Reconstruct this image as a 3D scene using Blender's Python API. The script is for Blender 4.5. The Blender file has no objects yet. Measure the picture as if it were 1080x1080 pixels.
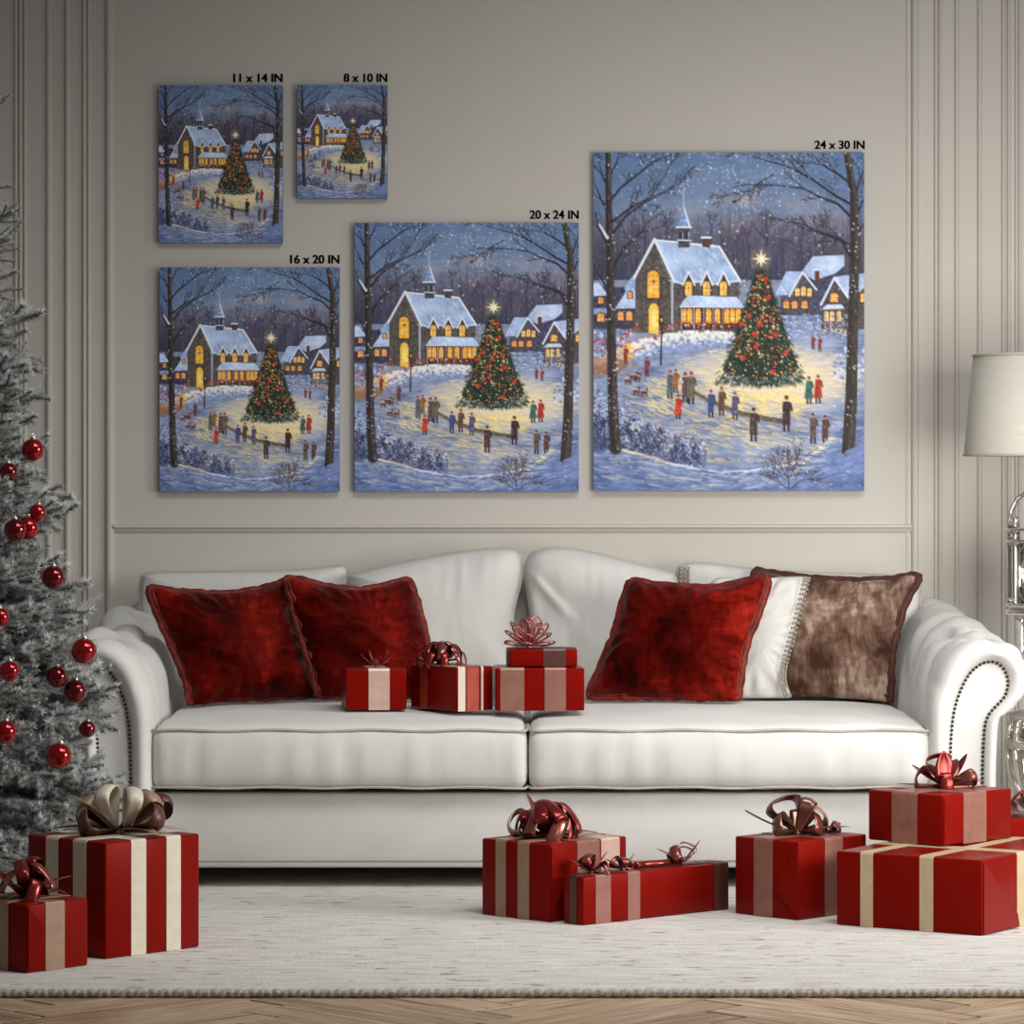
import bpy, bmesh, math, random
import numpy as np
from mathutils import Vector, Matrix, noise as mnoise

random.seed(11)
PI = math.pi
SC = bpy.context.scene
COL = SC.collection

# ------------------------------------------------------------------ camera frame
F = 3752.0          # focal length in pixels of the 1080 frame
HC = 0.836          # lens height
DC = 8.0            # distance from lens to the back wall (wall face is y = 0)
HY = 500.0          # row of the horizon


def at(px, py, y):
    d = DC + y
    return Vector(((px - 540) / F * d, y, HC - (py - HY) / F * d))


def on_plane(px, py, y0, kz=0., z0=0., kx=0., x0=0.):
    """Point on the plane y = y0 + kz (z - z0) + kx (x - x0) seen at a pixel."""
    cx, cz = (px - 540) / F, (py - HY) / F
    d = (DC + y0 + kz * (HC - z0) - kx * x0) / (1 + kz * cz - kx * cx)
    return Vector((cx * d, d - DC, HC - cz * d))


def on_floor(px, py, z):
    d = (HC - z) * F / (py - HY)
    return Vector(((px - 540) / F * d, d - DC, z))


# ------------------------------------------------------------------ materials
def lin(c):
    c = [int(c[i:i + 2], 16) / 255. for i in (1, 3, 5)] if isinstance(c, str) else c
    return [v / 12.92 if v <= .04045 else ((v + .055) / 1.055) ** 2.4 for v in c] + [1.]


def new_mat(name):
    m = bpy.data.materials.new(name)
    m.use_nodes = True
    nt = m.node_tree
    return m, nt, nt.nodes['Principled BSDF']


def noise_node(nt, scale, detail=4., rough=.55, dist=0., stretch=None, coord='Object'):
    tc = nt.nodes.new('ShaderNodeTexCoord')
    mp = nt.nodes.new('ShaderNodeMapping')
    if stretch:
        mp.inputs['Scale'].default_value = stretch
    nt.links.new(tc.outputs[coord], mp.inputs[0])
    n = nt.nodes.new('ShaderNodeTexNoise')
    n.inputs['Scale'].default_value = scale
    n.inputs['Detail'].default_value = detail
    n.inputs['Roughness'].default_value = rough
    n.inputs['Distortion'].default_value = dist
    nt.links.new(mp.outputs[0], n.inputs['Vector'])
    return n


def ramp(nt, src, stops):
    r = nt.nodes.new('ShaderNodeValToRGB')
    e = r.color_ramp.elements
    while len(e) < len(stops):
        e.new(.5)
    for k, (p, c) in enumerate(stops):
        e[k].position = p
        e[k].color = lin(c)
    nt.links.new(src, r.inputs[0])
    return r


def bump(nt, b, src, strength, dist=.002):
    n = nt.nodes.new('ShaderNodeBump')
    n.inputs['Strength'].default_value = strength
    n.inputs['Distance'].default_value = dist
    nt.links.new(src, n.inputs['Height'])
    nt.links.new(n.outputs[0], b.inputs['Normal'])


def simple(name, c, rough=.5, metal=0., var=None, scale=8., bmp=0., bscale=200., sheen=0., spec=.5, stretch=None, coat=0.):
    m, nt, b = new_mat(name)
    b.inputs['Roughness'].default_value = rough
    b.inputs['Metallic'].default_value = metal
    b.inputs['Specular IOR Level'].default_value = spec
    b.inputs['Sheen Weight'].default_value = sheen
    b.inputs['Coat Weight'].default_value = coat
    n = noise_node(nt, scale, stretch=stretch)
    r = ramp(nt, n.outputs[0], [(.3, c), (.7, var or c)])
    nt.links.new(r.outputs[0], b.inputs['Base Color'])
    if bmp:
        n2 = noise_node(nt, bscale, 3., stretch=stretch)
        bump(nt, b, n2.outputs[0], bmp)
    return m


M = {}
M['wall'] = simple('wall_paint', '#cec8be', .62, var='#cbc5bb', scale=3, bmp=.05, bscale=500, spec=.3)
M['fabric'] = simple('ivory_upholstery', '#d9d7d2', .85, var='#d2cfca', scale=14, bmp=.25, bscale=900, sheen=.15, spec=.2)
M['fabric_panel'] = simple('ivory_upholstery_flat', '#d7d5d0', .85, var='#d0cdc8', scale=14, bmp=.2, bscale=900, sheen=.1, spec=.2)
M['piping'] = simple('ivory_piping', '#b9b2a6', .8, var='#aaa296', scale=90)
M['white_linen'] = simple('white_linen', '#dcd9d3', .8, var='#d4d0c8', scale=20, bmp=.25, bscale=700, spec=.2)
M['lace'] = simple('linen_lace', '#aaa498', .85, var='#8f887c', scale=160, bmp=.8, bscale=400, spec=.2)
M['nail'] = simple('bronze_nailhead', '#4a4038', .35, .9, var='#2c2520', scale=60)
M['dark_wood'] = simple('dark_leg_wood', '#2a211b', .5, var='#1c1511', scale=12)


def velvet(name, dark, mid, light, scale, fine=.2):
    """Crushed pile: broad patches of nap, broken by fine brushed streaks."""
    m, nt, b = new_mat(name)
    b.inputs['Roughness'].default_value = .4
    b.inputs['Specular IOR Level'].default_value = .4
    b.inputs['Specular Tint'].default_value = lin(light)
    b.inputs['Sheen Weight'].default_value = .06
    b.inputs['Sheen Roughness'].default_value = .3
    b.inputs['Sheen Tint'].default_value = lin(light)
    n = noise_node(nt, scale, 3., .5, .35, (1., 1., .8))
    f = noise_node(nt, 1., 4., .6, .2, (95., 60., 26.))
    g = noise_node(nt, 1., 4., .6, .2, (20., 40., 70.))
    mx = nt.nodes.new('ShaderNodeMath')
    mx.operation = 'MULTIPLY_ADD'
    mx.inputs[1].default_value = fine
    nt.links.new(f.outputs[0], mx.inputs[0])
    nt.links.new(n.outputs[0], mx.inputs[2])
    m2 = nt.nodes.new('ShaderNodeMath')
    m2.operation = 'MULTIPLY_ADD'
    m2.inputs[1].default_value = .22
    nt.links.new(g.outputs[0], m2.inputs[0])
    nt.links.new(mx.outputs[0], m2.inputs[2])
    c0 = .31 + fine * .5
    r = ramp(nt, m2.outputs[0], [(c0 + .15, dark), (c0 + .33, mid), (c0 + .52, light)])
    nt.links.new(r.outputs[0], b.inputs['Base Color'])
    bump(nt, b, m2.outputs[0], .45, .008)
    return m


M['red_velvet'] = velvet('crushed_red_velvet', '#230403', '#580c07', '#a3261b', 6.)
M['red_trim'] = simple('red_velvet_trim', '#4a0f0a', .6, var='#8a3020', scale=50, spec=.25, bmp=.5, bscale=120)
M['brown_velvet'] = velvet('crushed_brown_velvet', '#432c22', '#75594b', '#ae9686', 13., .42)
M['brown_trim'] = simple('brown_velvet_trim', '#3d2219', .65, var='#5c372b', scale=50, spec=.25, bmp=.5, bscale=120)

M['red_paper'] = simple('red_gift_paper', '#7c110a', .33, var='#720f09', scale=5, bmp=.03, bscale=30, spec=.3)
M['red_paper'].node_tree.nodes['Principled BSDF'].inputs['Specular Tint'].default_value = lin('#c8301c')
M['cream_ribbon'] = simple('cream_satin_ribbon', '#d5cbb8', .38, var='#cbbfa9', scale=40, spec=.5, bmp=.15, bscale=500)
M['rose_ribbon'] = simple('rose_bronze_satin_ribbon', '#986a5d', .36, .15, var='#8a5d50', scale=40, bmp=.15, bscale=500)
M['gold_ribbon'] = simple('pale_gold_satin_ribbon', '#c4ae8c', .38, var='#b8a17e', scale=40, bmp=.15, bscale=500)  # pale gold, darkened to carry the shade of the box's left face
M['bronze_ribbon'] = simple('bronze_satin_ribbon', '#a08169', .38, .1, var='#92745e', scale=40, bmp=.15, bscale=500)
M['pale_ribbon'] = simple('pale_rose_satin_ribbon', '#d0b0a4', .34, .1, var='#c5a194', scale=40, bmp=.12, bscale=500)
M['copper_ribbon'] = simple('copper_red_satin_ribbon', '#a8452f', .34, .2, var='#983b28', scale=40)
M['brown_ribbon'] = simple('dark_brown_satin_ribbon', '#5a3128', .4, .1, var='#4c2921', scale=40)
M['foil_red'] = simple('red_copper_foil', '#8e2f28', .22, .65, var='#74211b', scale=16, spec=.6)
M['foil_rose'] = simple('rose_copper_foil', '#98594f', .22, .65, var='#84473d', scale=16, spec=.6)
M['foil_bronze'] = simple('bronze_foil', '#866253', .22, .65, var='#6c4c3f', scale=16, spec=.6)
M['wire_pink'] = simple('pink_wire', '#c07a78', .2, .5, var='#a84444', scale=30)

M['bauble'] = simple('red_bauble_gloss', '#a80c10', .12, .75, var='#9c0a0e', scale=4, coat=.6)
M['bauble_dark'] = simple('deep_red_bauble_gloss', '#780a0d', .14, .75, var='#6c080b', scale=4, coat=.6)
M['cap'] = simple('silver_cap', '#cfcac2', .25, .9)
M['chrome'] = simple('polished_nickel', '#dedad3', .12, .9, var='#d3cec6', scale=3)
M['shade'] = simple('linen_shade', '#cbc6ba', .8, var='#c2bdb0', scale=30, bmp=.2, bscale=600, stretch=(1, 1, 6), spec=.2)
M['shade_trim'] = simple('shade_binding', '#b9b2a2', .7, var='#aca594', scale=60)
M['bark'] = simple('trunk_bark', '#3c3129', .9, var='#2a221c', scale=30, bmp=.6, bscale=60)
M['letter'] = simple('black_lettering', '#0e0d0c', .6, var='#121110')
M['canvas_edge'] = simple('stretched_canvas_edge', '#6f7f9e', .8, var='#5a6884', scale=25)
m, nt, b = new_mat('clear_glass')
b.inputs['Transmission Weight'].default_value = 1.
b.inputs['Roughness'].default_value = .02
b.inputs['Base Color'].default_value = lin('#dfe0d4')
M['glass'] = m

m, nt, b = new_mat('flocked_needles')
va = nt.nodes.new('ShaderNodeVertexColor')
va.layer_name = 'tone'
nt.links.new(va.outputs[0], b.inputs['Base Color'])
b.inputs['Roughness'].default_value = .85
b.inputs['Specular IOR Level'].default_value = .2
M['needles'] = m

m, nt, b = new_mat('village_print')
va = nt.nodes.new('ShaderNodeVertexColor')
va.layer_name = 'paint'
hs = nt.nodes.new('ShaderNodeHueSaturation')
hs.inputs['Saturation'].default_value = 1.0
hs.inputs["Value"].default_value = 1.32
nt.links.new(va.outputs[0], hs.inputs['Color'])
nt.links.new(hs.outputs[0], b.inputs['Base Color'])
b.inputs['Roughness'].default_value = .6
b.inputs['Specular IOR Level'].default_value = .25
n2 = noise_node(nt, 260, 3.)
bump(nt, b, n2.outputs[0], .12, .001)
M['print'] = m

# cream rug with short brown flecks running along its length
m, nt, b = new_mat('flecked_cream_rug')
b.inputs['Roughness'].default_value = .95
b.inputs['Specular IOR Level'].default_value = .1
b.inputs['Sheen Weight'].default_value = .15
n1 = noise_node(nt, 1., 3., .6, .3, (17., 46., 1.))
r1 = ramp(nt, n1.outputs[0], [(.0, '#84705a'), (.34, '#a99a88'), (.385, '#dfdbd6'), (1., '#e9e6e2')])
n3 = noise_node(nt, 1., 4., .6, 0., (9., 60., 1.))
r3 = ramp(nt, n3.outputs[0], [(.3, '#d9d5cf'), (.62, '#f8f7f5')])
mx = nt.nodes.new('ShaderNodeMix')
mx.data_type = 'RGBA'
mx.blend_type = 'MULTIPLY'
mx.inputs['Factor'].default_value = 1.
nt.links.new(r1.outputs[0], mx.inputs['A'])
nt.links.new(r3.outputs[0], mx.inputs['B'])
nt.links.new(mx.outputs['Result'], b.inputs['Base Color'])
n2 = noise_node(nt, 1., 3., .6, 0., (180., 420., 200.))
bump(nt, b, n2.outputs[0], .7, .004)
M['rug'] = m
M['rug_edge'] = simple('rug_binding', '#c9c2b8', .95, var='#a89f94', scale=220, bmp=.9, bscale=300, spec=.1)

# oak planks: grain follows each plank through its UVs, tone through a per-plank attribute
m, nt, b = new_mat('oak_herringbone')
b.inputs['Roughness'].default_value = .45
va = nt.nodes.new('ShaderNodeVertexColor')
va.layer_name = 'tone'
uvn = nt.nodes.new('ShaderNodeUVMap')
mp = nt.nodes.new('ShaderNodeMapping')
mp.inputs['Scale'].default_value = (5., 70., 1.)
nt.links.new(uvn.outputs[0], mp.inputs[0])
n = nt.nodes.new('ShaderNodeTexNoise')
n.inputs['Scale'].default_value = 1.
n.inputs['Detail'].default_value = 6.
n.inputs['Distortion'].default_value = 1.2
nt.links.new(mp.outputs[0], n.inputs['Vector'])
r = ramp(nt, n.outputs[0], [(.25, '#9c8371'), (.5, '#dccfc2'), (.75, '#ffffff')])
mx = nt.nodes.new('ShaderNodeMix')
mx.data_type = 'RGBA'
mx.blend_type = 'MULTIPLY'
mx.inputs['Factor'].default_value = 1.
nt.links.new(va.outputs[0], mx.inputs['A'])
nt.links.new(r.outputs[0], mx.inputs['B'])
nt.links.new(mx.outputs['Result'], b.inputs['Base Color'])
bump(nt, b, n.outputs[0], .15, .002)
M['oak'] = m

# ------------------------------------------------------------------ objects
def tag(o, label=None, cat=None, group=None, kind=None):
    for k, v in (('label', label), ('category', cat), ('group', group), ('kind', kind)):
        if v:
            o[k] = v
    return o


def empty(name, loc, label, cat, group=None, rz=0.):
    o = bpy.data.objects.new(name, None)
    o.empty_display_size = .05
    COL.objects.link(o)
    o.location = loc
    o.rotation_euler = (0, 0, rz)
    return tag(o, label, cat, group)


class MB:
    """Collects vertices and faces of one mesh object."""

    def __init__(self):
        self.v, self.f, self.s = [], [], []

    def add(self, vs, fs, smooth=True):
        n = len(self.v)
        self.v += [tuple(p) for p in vs]
        self.f += [tuple(i + n for i in f) for f in fs]
        self.s += [smooth] * len(fs)
        return self

    def box(self, a, b, bev=0., seg=2, mat=None):
        bm = bmesh.new()
        bmesh.ops.create_cube(bm, size=1)
        a, b = Vector(a), Vector(b)
        for v in bm.verts:
            v.co = Vector((a[i] + (b[i] - a[i]) * (v.co[i] + .5) for i in range(3)))
        if bev:
            bmesh.ops.bevel(bm, geom=bm.edges[:], offset=bev, segments=seg, affect='EDGES', profile=.5)
        if mat:
            bm.transform(mat)
        bm.verts.index_update()
        self.add([v.co[:] for v in bm.verts], [[v.index for v in f.verts] for f in bm.faces], bool(bev))
        bm.free()
        return self

    def tube(self, pts, rad, n=8, closed=False, cap=True, flat=1.):
        pts = [Vector(p) for p in pts]
        L = len(pts)
        rads = rad if hasattr(rad, '__len__') else [rad] * L
        vs, fs = [], []
        up = None
        for i, p in enumerate(pts):
            if closed:
                t = pts[(i + 1) % L] - pts[i - 1]
            else:
                t = pts[min(i + 1, L - 1)] - pts[max(i - 1, 0)]
            t = t.normalized() if t.length > 1e-9 else Vector((0, 0, 1))
            if up is None:
                up = Vector((0, 0, 1)) if abs(t.z) < .9 else Vector((1, 0, 0))
            s = t.cross(up)
            s = s.normalized() if s.length > 1e-6 else Vector((1, 0, 0))
            up = s.cross(t).normalized()
            for k in range(n):
                a = 2 * PI * k / n
                vs.append(p + (s * math.cos(a) + up * math.sin(a) * flat) * rads[i])
        for i in range(L if closed else L - 1):
            j = (i + 1) % L
            for k in range(n):
                k2 = (k + 1) % n
                fs.append((i * n + k, i * n + k2, j * n + k2, j * n + k))
        if not closed and cap:
            fs.append(tuple(range(n))[::-1])
            fs.append(tuple((L - 1) * n + k for k in range(n)))
        return self.add(vs, fs)

    def lathe(self, prof, n=32, c=(0, 0, 0), cap=True):
        c = Vector(c)
        vs, fs = [], []
        for r, z in prof:
            for k in range(n):
                a = 2 * PI * k / n
                vs.append(c + Vector((r * math.cos(a), r * math.sin(a), z)))
        for i in range(len(prof) - 1):
            for k in range(n):
                k2 = (k + 1) % n
                fs.append((i * n + k, i * n + k2, (i + 1) * n + k2, (i + 1) * n + k))
        if cap:
            fs.append(tuple(range(n))[::-1])
            fs.append(tuple((len(prof) - 1) * n + k for k in range(n)))
        return self.add(vs, fs)

    def ball(self, c, r, u=16, v=10, sq=(1, 1, 1)):
        prof = [(max(1e-4, r * math.sin(PI * i / v)) , -r * math.cos(PI * i / v)) for i in range(v + 1)]
        n0 = len(self.v)
        self.lathe(prof, u, (0, 0, 0), True)
        self.v[n0:] = [(c[0] + x * sq[0], c[1] + y * sq[1], c[2] + z * sq[2]) for x, y, z in self.v[n0:]]
        return self

    def build(self, name, mat, parent=None, local=False, flip=True):
        me = bpy.data.meshes.new(name)
        off = Vector((0, 0, 0))
        if parent is not None and not local:
            q = parent
            while q is not None:
                off += q.location
                q = q.parent
        me.from_pydata([Vector(p) - off for p in self.v], [], self.f)
        me.polygons.foreach_set('use_smooth', self.s)
        if flip:
            bm = bmesh.new()
            bm.from_mesh(me)
            bmesh.ops.recalc_face_normals(bm, faces=bm.faces[:])
            bm.to_mesh(me)
            bm.free()
        me.materials.append(mat)
        me.update()
        o = bpy.data.objects.new(name, me)
        COL.objects.link(o)
        if parent is not None:
            o.parent = parent
        return o


def struct(o):
    o['kind'] = 'structure'
    return o


def smooth_path(ctrl, n, closed=False):
    """Catmull-Rom through control points, n samples."""
    P = [Vector(p) for p in ctrl]
    L = len(P)
    segs = L if closed else L - 1
    out = []
    for i in range(n):
        t = i / (n if closed else n - 1) * segs
        k = min(int(t), segs - 1)
        f = t - k
        g = (lambda j: P[j % L]) if closed else (lambda j: P[max(0, min(L - 1, j))])
        a, b_, c, d = g(k - 1), g(k), g(k + 1), g(k + 2)
        out.append(.5 * ((2 * b_) + (c - a) * f + (2 * a - 5 * b_ + 4 * c - d) * f * f + (3 * b_ - a - 3 * c + d) * f ** 3))
    return out


def resample(pts, n, closed=True):
    P = [Vector(p) for p in pts]
    if closed:
        P = P + [P[0]]
    d = [0.]
    for a, b_ in zip(P, P[1:]):
        d.append(d[-1] + (b_ - a).length)
    out, j = [], 0
    for i in range(n):
        t = d[-1] * i / (n if closed else n - 1)
        while j < len(d) - 2 and d[j + 1] < t:
            j += 1
        f = (t - d[j]) / max(1e-9, d[j + 1] - d[j])
        out.append(P[j].lerp(P[j + 1], f))
    return out


def paint_village():
    """Paints the printed winter village as an array of colours (rows from the top)."""
    import numpy as np
    rs = np.random.RandomState(7)
    U = rs.uniform
    Wp, Hp = 864, 1080
    B = np.zeros((Hp, Wp, 3), np.float32)
    YY, XX = np.mgrid[0:Hp, 0:Wp].astype(np.float32)

    def mix(y0, y1, x0, x1, a, col):
        B[y0:y1, x0:x1] += a[..., None] * (np.asarray(col, np.float32) - B[y0:y1, x0:x1])

    def box(xa, ya, xb, yb):
        return max(0, int(ya)), min(Hp, int(yb) + 2), max(0, int(xa)), min(Wp, int(xb) + 2)

    def mask(pts):
        p = np.asarray(pts, np.float32)
        y0, y1, x0, x1 = box(p[:, 0].min() - 1, p[:, 1].min() - 1, p[:, 0].max() + 1, p[:, 1].max() + 1)
        if y1 <= y0 or x1 <= x0:
            return None
        a = np.zeros((y1 - y0, x1 - x0), np.float32)
        for ox in (.25, .75):
            for oy in (.25, .75):
                X, Y = XX[y0:y1, x0:x1] + ox, YY[y0:y1, x0:x1] + oy
                ins = np.zeros(a.shape, bool)
                for (xa, ya), (xb, yb) in zip(p, np.roll(p, -1, 0)):
                    if ya == yb:
                        continue
                    ins ^= ((ya > Y) != (yb > Y)) & (X < (xb - xa) * (Y - ya) / (yb - ya) + xa)
                a += ins * .25
        return y0, y1, x0, x1, a

    def poly(pts, col, al=1., jit=0., sc=6):
        m = mask(pts)
        if m is None:
            return
        y0, y1, x0, x1, a = m
        c = np.asarray(col, np.float32)
        if jit:
            n = fb[y0:y1, x0:x1] if sc > 3 else fine[y0:y1, x0:x1]
            c = c + (n * jit)[..., None]
        mix(y0, y1, x0, x1, a * al, c)

    def seg(xa, ya, xb, yb, wa, wb, col, al=1.):
        r = max(wa, wb) / 2 + 1
        y0, y1, x0, x1 = box(min(xa, xb) - r, min(ya, yb) - r, max(xa, xb) + r, max(ya, yb) + r)
        if y1 <= y0 or x1 <= x0:
            return
        X, Y = XX[y0:y1, x0:x1], YY[y0:y1, x0:x1]
        dx, dy = xb - xa, yb - ya
        t = np.clip(((X - xa) * dx + (Y - ya) * dy) / (dx * dx + dy * dy + 1e-6), 0, 1)
        d = np.hypot(X - xa - t * dx, Y - ya - t * dy)
        w = (wa + (wb - wa) * t) / 2
        mix(y0, y1, x0, x1, np.clip(w + .5 - d, 0, 1) * np.minimum(1, w * 2 + .2) * al, col)

    def line(pts, wa, wb, col, al=1.):
        n = len(pts) - 1
        for i in range(n):
            seg(*pts[i], *pts[i + 1], wa + (wb - wa) * i / n, wa + (wb - wa) * (i + 1) / n, col, al)

    def dot(x, y, rx, col, al=1., ry=None, soft=.5):
        ry = ry or rx
        y0, y1, x0, x1 = box(x - rx - 2, y - ry - 2, x + rx + 2, y + ry + 2)
        if y1 <= y0 or x1 <= x0:
            return
        d = np.hypot((XX[y0:y1, x0:x1] - x) / rx, (YY[y0:y1, x0:x1] - y) / ry)
        mix(y0, y1, x0, x1, np.clip((1 - d) / soft, 0, 1) * al, col)

    def vnoise(cx, cy):
        g = rs.rand(Hp // cy + 3, Wp // cx + 3).astype(np.float32)
        fy, fx = YY / cy, XX / cx
        iy, ix = fy.astype(int), fx.astype(int)
        ty, tx = fy - iy, fx - ix
        ty, tx = ty * ty * (3 - 2 * ty), tx * tx * (3 - 2 * tx)
        return (g[iy, ix] * (1 - tx) + g[iy, ix + 1] * tx) * (1 - ty) + (g[iy + 1, ix] * (1 - tx) + g[iy + 1, ix + 1] * tx) * ty - .5

    fb = vnoise(60, 40) + .6 * vnoise(25, 16) + .4 * vnoise(9, 7)
    fine = vnoise(7, 5) + .8 * vnoise(3, 3)
    streak = vnoise(70, 14) + .8 * vnoise(30, 6) + .5 * vnoise(14, 4)
    J = lambda c, s: np.asarray(c, np.float32) + U(-s, s)

    # sky and the warm glow over the wood
    t = np.clip((YY - 57) / 330, 0, 1)[..., None]
    B[:] = (1 - t) * np.array((101, 128, 166.)) + t * np.array((131, 140, 165.))
    side = np.abs(XX - 430) / 430
    B[:] -= (side ** 2 * 22)[..., None] * np.array((1, .9, .6))
    B[:] += (fb * 20)[..., None]
    for gx, gy, rx, ry, a in ((460, 195, 90, 26, .5), (525, 262, 75, 28, .65), (440, 270, 60, 26, .5), (330, 225, 130, 30, .25), (700, 250, 120, 50, .35), (620, 200, 110, 35, .25)):
        dot(gx, gy, rx, (203, 164, 146), a, ry, 1.)
    for i in range(420):
        x, y = U(44, 815), U(57, 270)
        seg(x, y, x + U(12, 34), y + U(-3, 3), 3, 2, J((116, 140, 172), 22) + (U(-4, 14), 0, 0), .28)
    # the far wood
    for y in range(225, 420):
        k = (y - 225) / 195.
        a = min(1, k * 1.6) * .9
        B[y, :] += a * (np.array((100 - 58 * k, 94 - 47 * k, 110 - 42 * k)) - B[y, :])
    for i in range(900):
        x = U(44, 815)
        top = 262 + 34 * np.sin(x * .021 + 1) + 20 * np.sin(x * .07) + U(-45, 60)
        b = U(360, 425)
        k = U(0, 1)
        c = (np.array((110, 98, 106)) * k + np.array((40, 42, 64)) * (1 - k))
        seg(x, b, x + U(-16, 16), top, U(1.5, 3), .7, c, .6)
    for i in range(260):
        x, y = U(44, 815), U(240, 330)
        seg(x, y, x + U(-14, 14), y + U(8, 24), 4, 3, J((128, 106, 122), 16), .3)
    for i in range(150):
        x, y = U(44, 815), U(320, 400)
        seg(x, y, x + U(-10, 10), y + U(10, 34), 3, 1, J((66, 76, 120), 16), .45)

    def tree(x, y, ang, ln, w, n, col, spread=.5, snow=0.):
        xb, yb = x + np.cos(ang) * ln, y + np.sin(ang) * ln
        am = ang + U(-.18, .18)
        xm, ym = x + np.cos(am) * ln * .5, y + np.sin(am) * ln * .5
        line([(x, y), (xm, ym), (xb, yb)], w, w * .68, col)
        if snow and U() < snow:
            seg(xm, ym - w * .4, xb, yb - w * .4, max(1, w * .4), 1, (226, 232, 244), .85)
        if n:
            for k in range(2 if U() < .6 else 3):
                tree(xb, yb, ang + U(-spread, spread), ln * U(.62, .88), max(.9, w * .66), n - 1, col, spread, snow)
            if U() < .7:
                tree(xm, ym, ang + (spread + .3) * (1 if U() < .5 else -1), ln * U(.5, .7), max(.9, w * .5), n - 1, col, spread, snow)

    for x, y, s in ((372, 330, 38), (490, 390, 46), (575, 400, 42), (440, 370, 34), (628, 360, 36), (700, 350, 40), (150, 360, 40), (250, 330, 30), (540, 360, 40)):
        tree(x, y, -1.57 + U(-.1, .1), s, 4, 4, J((64, 60, 84), 8), .42)

    # snow ground
    m = np.clip((YY - 505) / 18, 0, 1)
    g = np.clip((YY - 505) / 400, 0, 1)[..., None]
    gc = (1 - g) * np.array((128, 141, 172.)) + g * np.array((126, 139, 172.)) + (streak * 46)[..., None] * np.array((1, .95, .8))
    B[:] += m[..., None] * (gc - B)

    def window(x, y, w, h, arch=True, col=(247, 196, 84), frame=(70, 48, 40), bars=True):
        pts = [(x - w / 2, y + h / 2), (x - w / 2, y - h / 4)]
        pts += [(x - w / 2 * np.cos(a), y - h / 4 - (h / 4 if arch else h / 4 * min(1, np.sin(a) * 9)) * np.sin(a)) for a in np.linspace(.2, 2.94, 9)]
        pts += [(x + w / 2, y - h / 4), (x + w / 2, y + h / 2)]
        c = np.array((x, y))
        poly([tuple(c + (np.array(p) - c) * (1 + 5 / w, 1 + 5 / h)) for p in pts], frame)
        poly(pts, col, 1, 46, 2)
        dot(x, y, w * .45, (255, 233, 150), .7, h * .4, 1.)
        if bars:
            seg(x, y - h / 2, x, y + h / 2, 1.3, 1.3, (150, 84, 40), .8)
            seg(x - w / 2, y, x + w / 2, y, 1.3, 1.3, (150, 84, 40), .8)

    def stones(pts, col, n, s):
        poly(pts, col, 1, 26, 2)
        p = np.array(pts)
        for i in range(n):
            x, y = U(p[:, 0].min(), p[:, 0].max()), U(p[:, 1].min(), p[:, 1].max())
            mk = mask([(x, y), (x + s * U(1, 2), y), (x + s * U(1, 2), y + s * .8), (x, y + s * .8)])
            inside = False
            for (xa, ya), (xb, yb) in zip(p, np.roll(p, -1, 0)):
                if (ya > y) != (yb > y) and x < (xb - xa) * (y - ya) / (yb - ya) + xa:
                    inside = not inside
            if inside and mk is not None:
                mix(*mk[:4], mk[4] * .65, J(col, 32) + (6, 3, -4))

    def roof(pts, col=(176, 194, 226)):
        poly(pts, col, 1, 46)
        p = np.array(pts)
        for i in range(int((np.ptp(p[:, 0]) * np.ptp(p[:, 1])) / 90)):
            x, y = U(p[:, 0].min(), p[:, 0].max()), U(p[:, 1].min(), p[:, 1].max())
            mk = mask([(x, y), (x + 5, y + 2), (x + 12, y + 16), (x + 6, y + 14)])
            full = mask(pts)
            if mk is None:
                continue
            y0, y1, x0, x1, a = full
            ya, yb, xa, xb = max(mk[0], y0), min(mk[1], y1), max(mk[2], x0), min(mk[3], x1)
            if yb > ya and xb > xa:
                aa = mk[4][ya - mk[0]:yb - mk[0], xa - mk[2]:xb - mk[2]] * a[ya - y0:yb - y0, xa - x0:xb - x0]
                mix(ya, yb, xa, xb, aa * .4, J((182, 202, 234), 34))

    # left cottages
    stones([(44, 470), (70, 440), (165, 440), (165, 560), (44, 560)], (64, 62, 84), 150, 4)
    roof([(44, 428), (60, 428), (88, 464), (44, 466)])
    roof([(132, 444), (160, 404), (170, 404), (170, 452), (140, 458)], (140, 164, 212))
    roof([(106, 502), (140, 450), (168, 450), (168, 500)])
    roof([(44, 500), (86, 500), (80, 518), (44, 518)], (134, 152, 200))
    for x, y, w, h in ((66, 478, 15, 18), (149, 462, 12, 18), (66, 526, 20, 24), (122, 522, 16, 26), (147, 522, 18, 26)):
        window(x, y, w, h, False, (236, 160, 92))
    # right-hand houses
    stones([(640, 400), (757, 398), (757, 520), (640, 520)], (66, 68, 92), 160, 4)
    roof([(632, 402), (668, 353), (757, 349), (757, 380), (730, 402), (672, 420)], (172, 188, 218))
    stones([(576, 465), (602, 462), (636, 402), (676, 446), (676, 520), (576, 520)], (72, 70, 88), 170, 4)
    roof([(560, 464), (592, 396), (640, 396), (602, 463)], (158, 178, 218))
    line([(600, 466), (638, 398), (678, 448)], 5, 5, (214, 222, 240))
    poly([(673, 392), (686, 392), (686, 432), (673, 428)], (92, 56, 50))
    poly([(671, 389), (688, 389), (688, 394), (671, 394)], (226, 232, 246))
    for x, y, w, h in ((624, 454, 13, 24), (641, 452, 14, 28), (658, 455, 13, 24)):
        window(x, y, w, h, True, (238, 196, 122))
    for x in (592, 616, 644):
        window(x, 490, 17, 22, False, (226, 146, 84))
    stones([(692, 488), (728, 416), (770, 470), (815, 430), (815, 560), (692, 560)], (74, 70, 78), 240, 4)
    roof([(728, 412), (752, 408), (815, 401), (815, 442), (770, 476)], (170, 186, 220))
    line([(690, 490), (728, 414), (770, 474)], 6, 6, (214, 222, 240))
    window(728, 470, 22, 26, False, (238, 170, 90))
    window(809, 470, 12, 26, False, (238, 170, 90))
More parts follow.
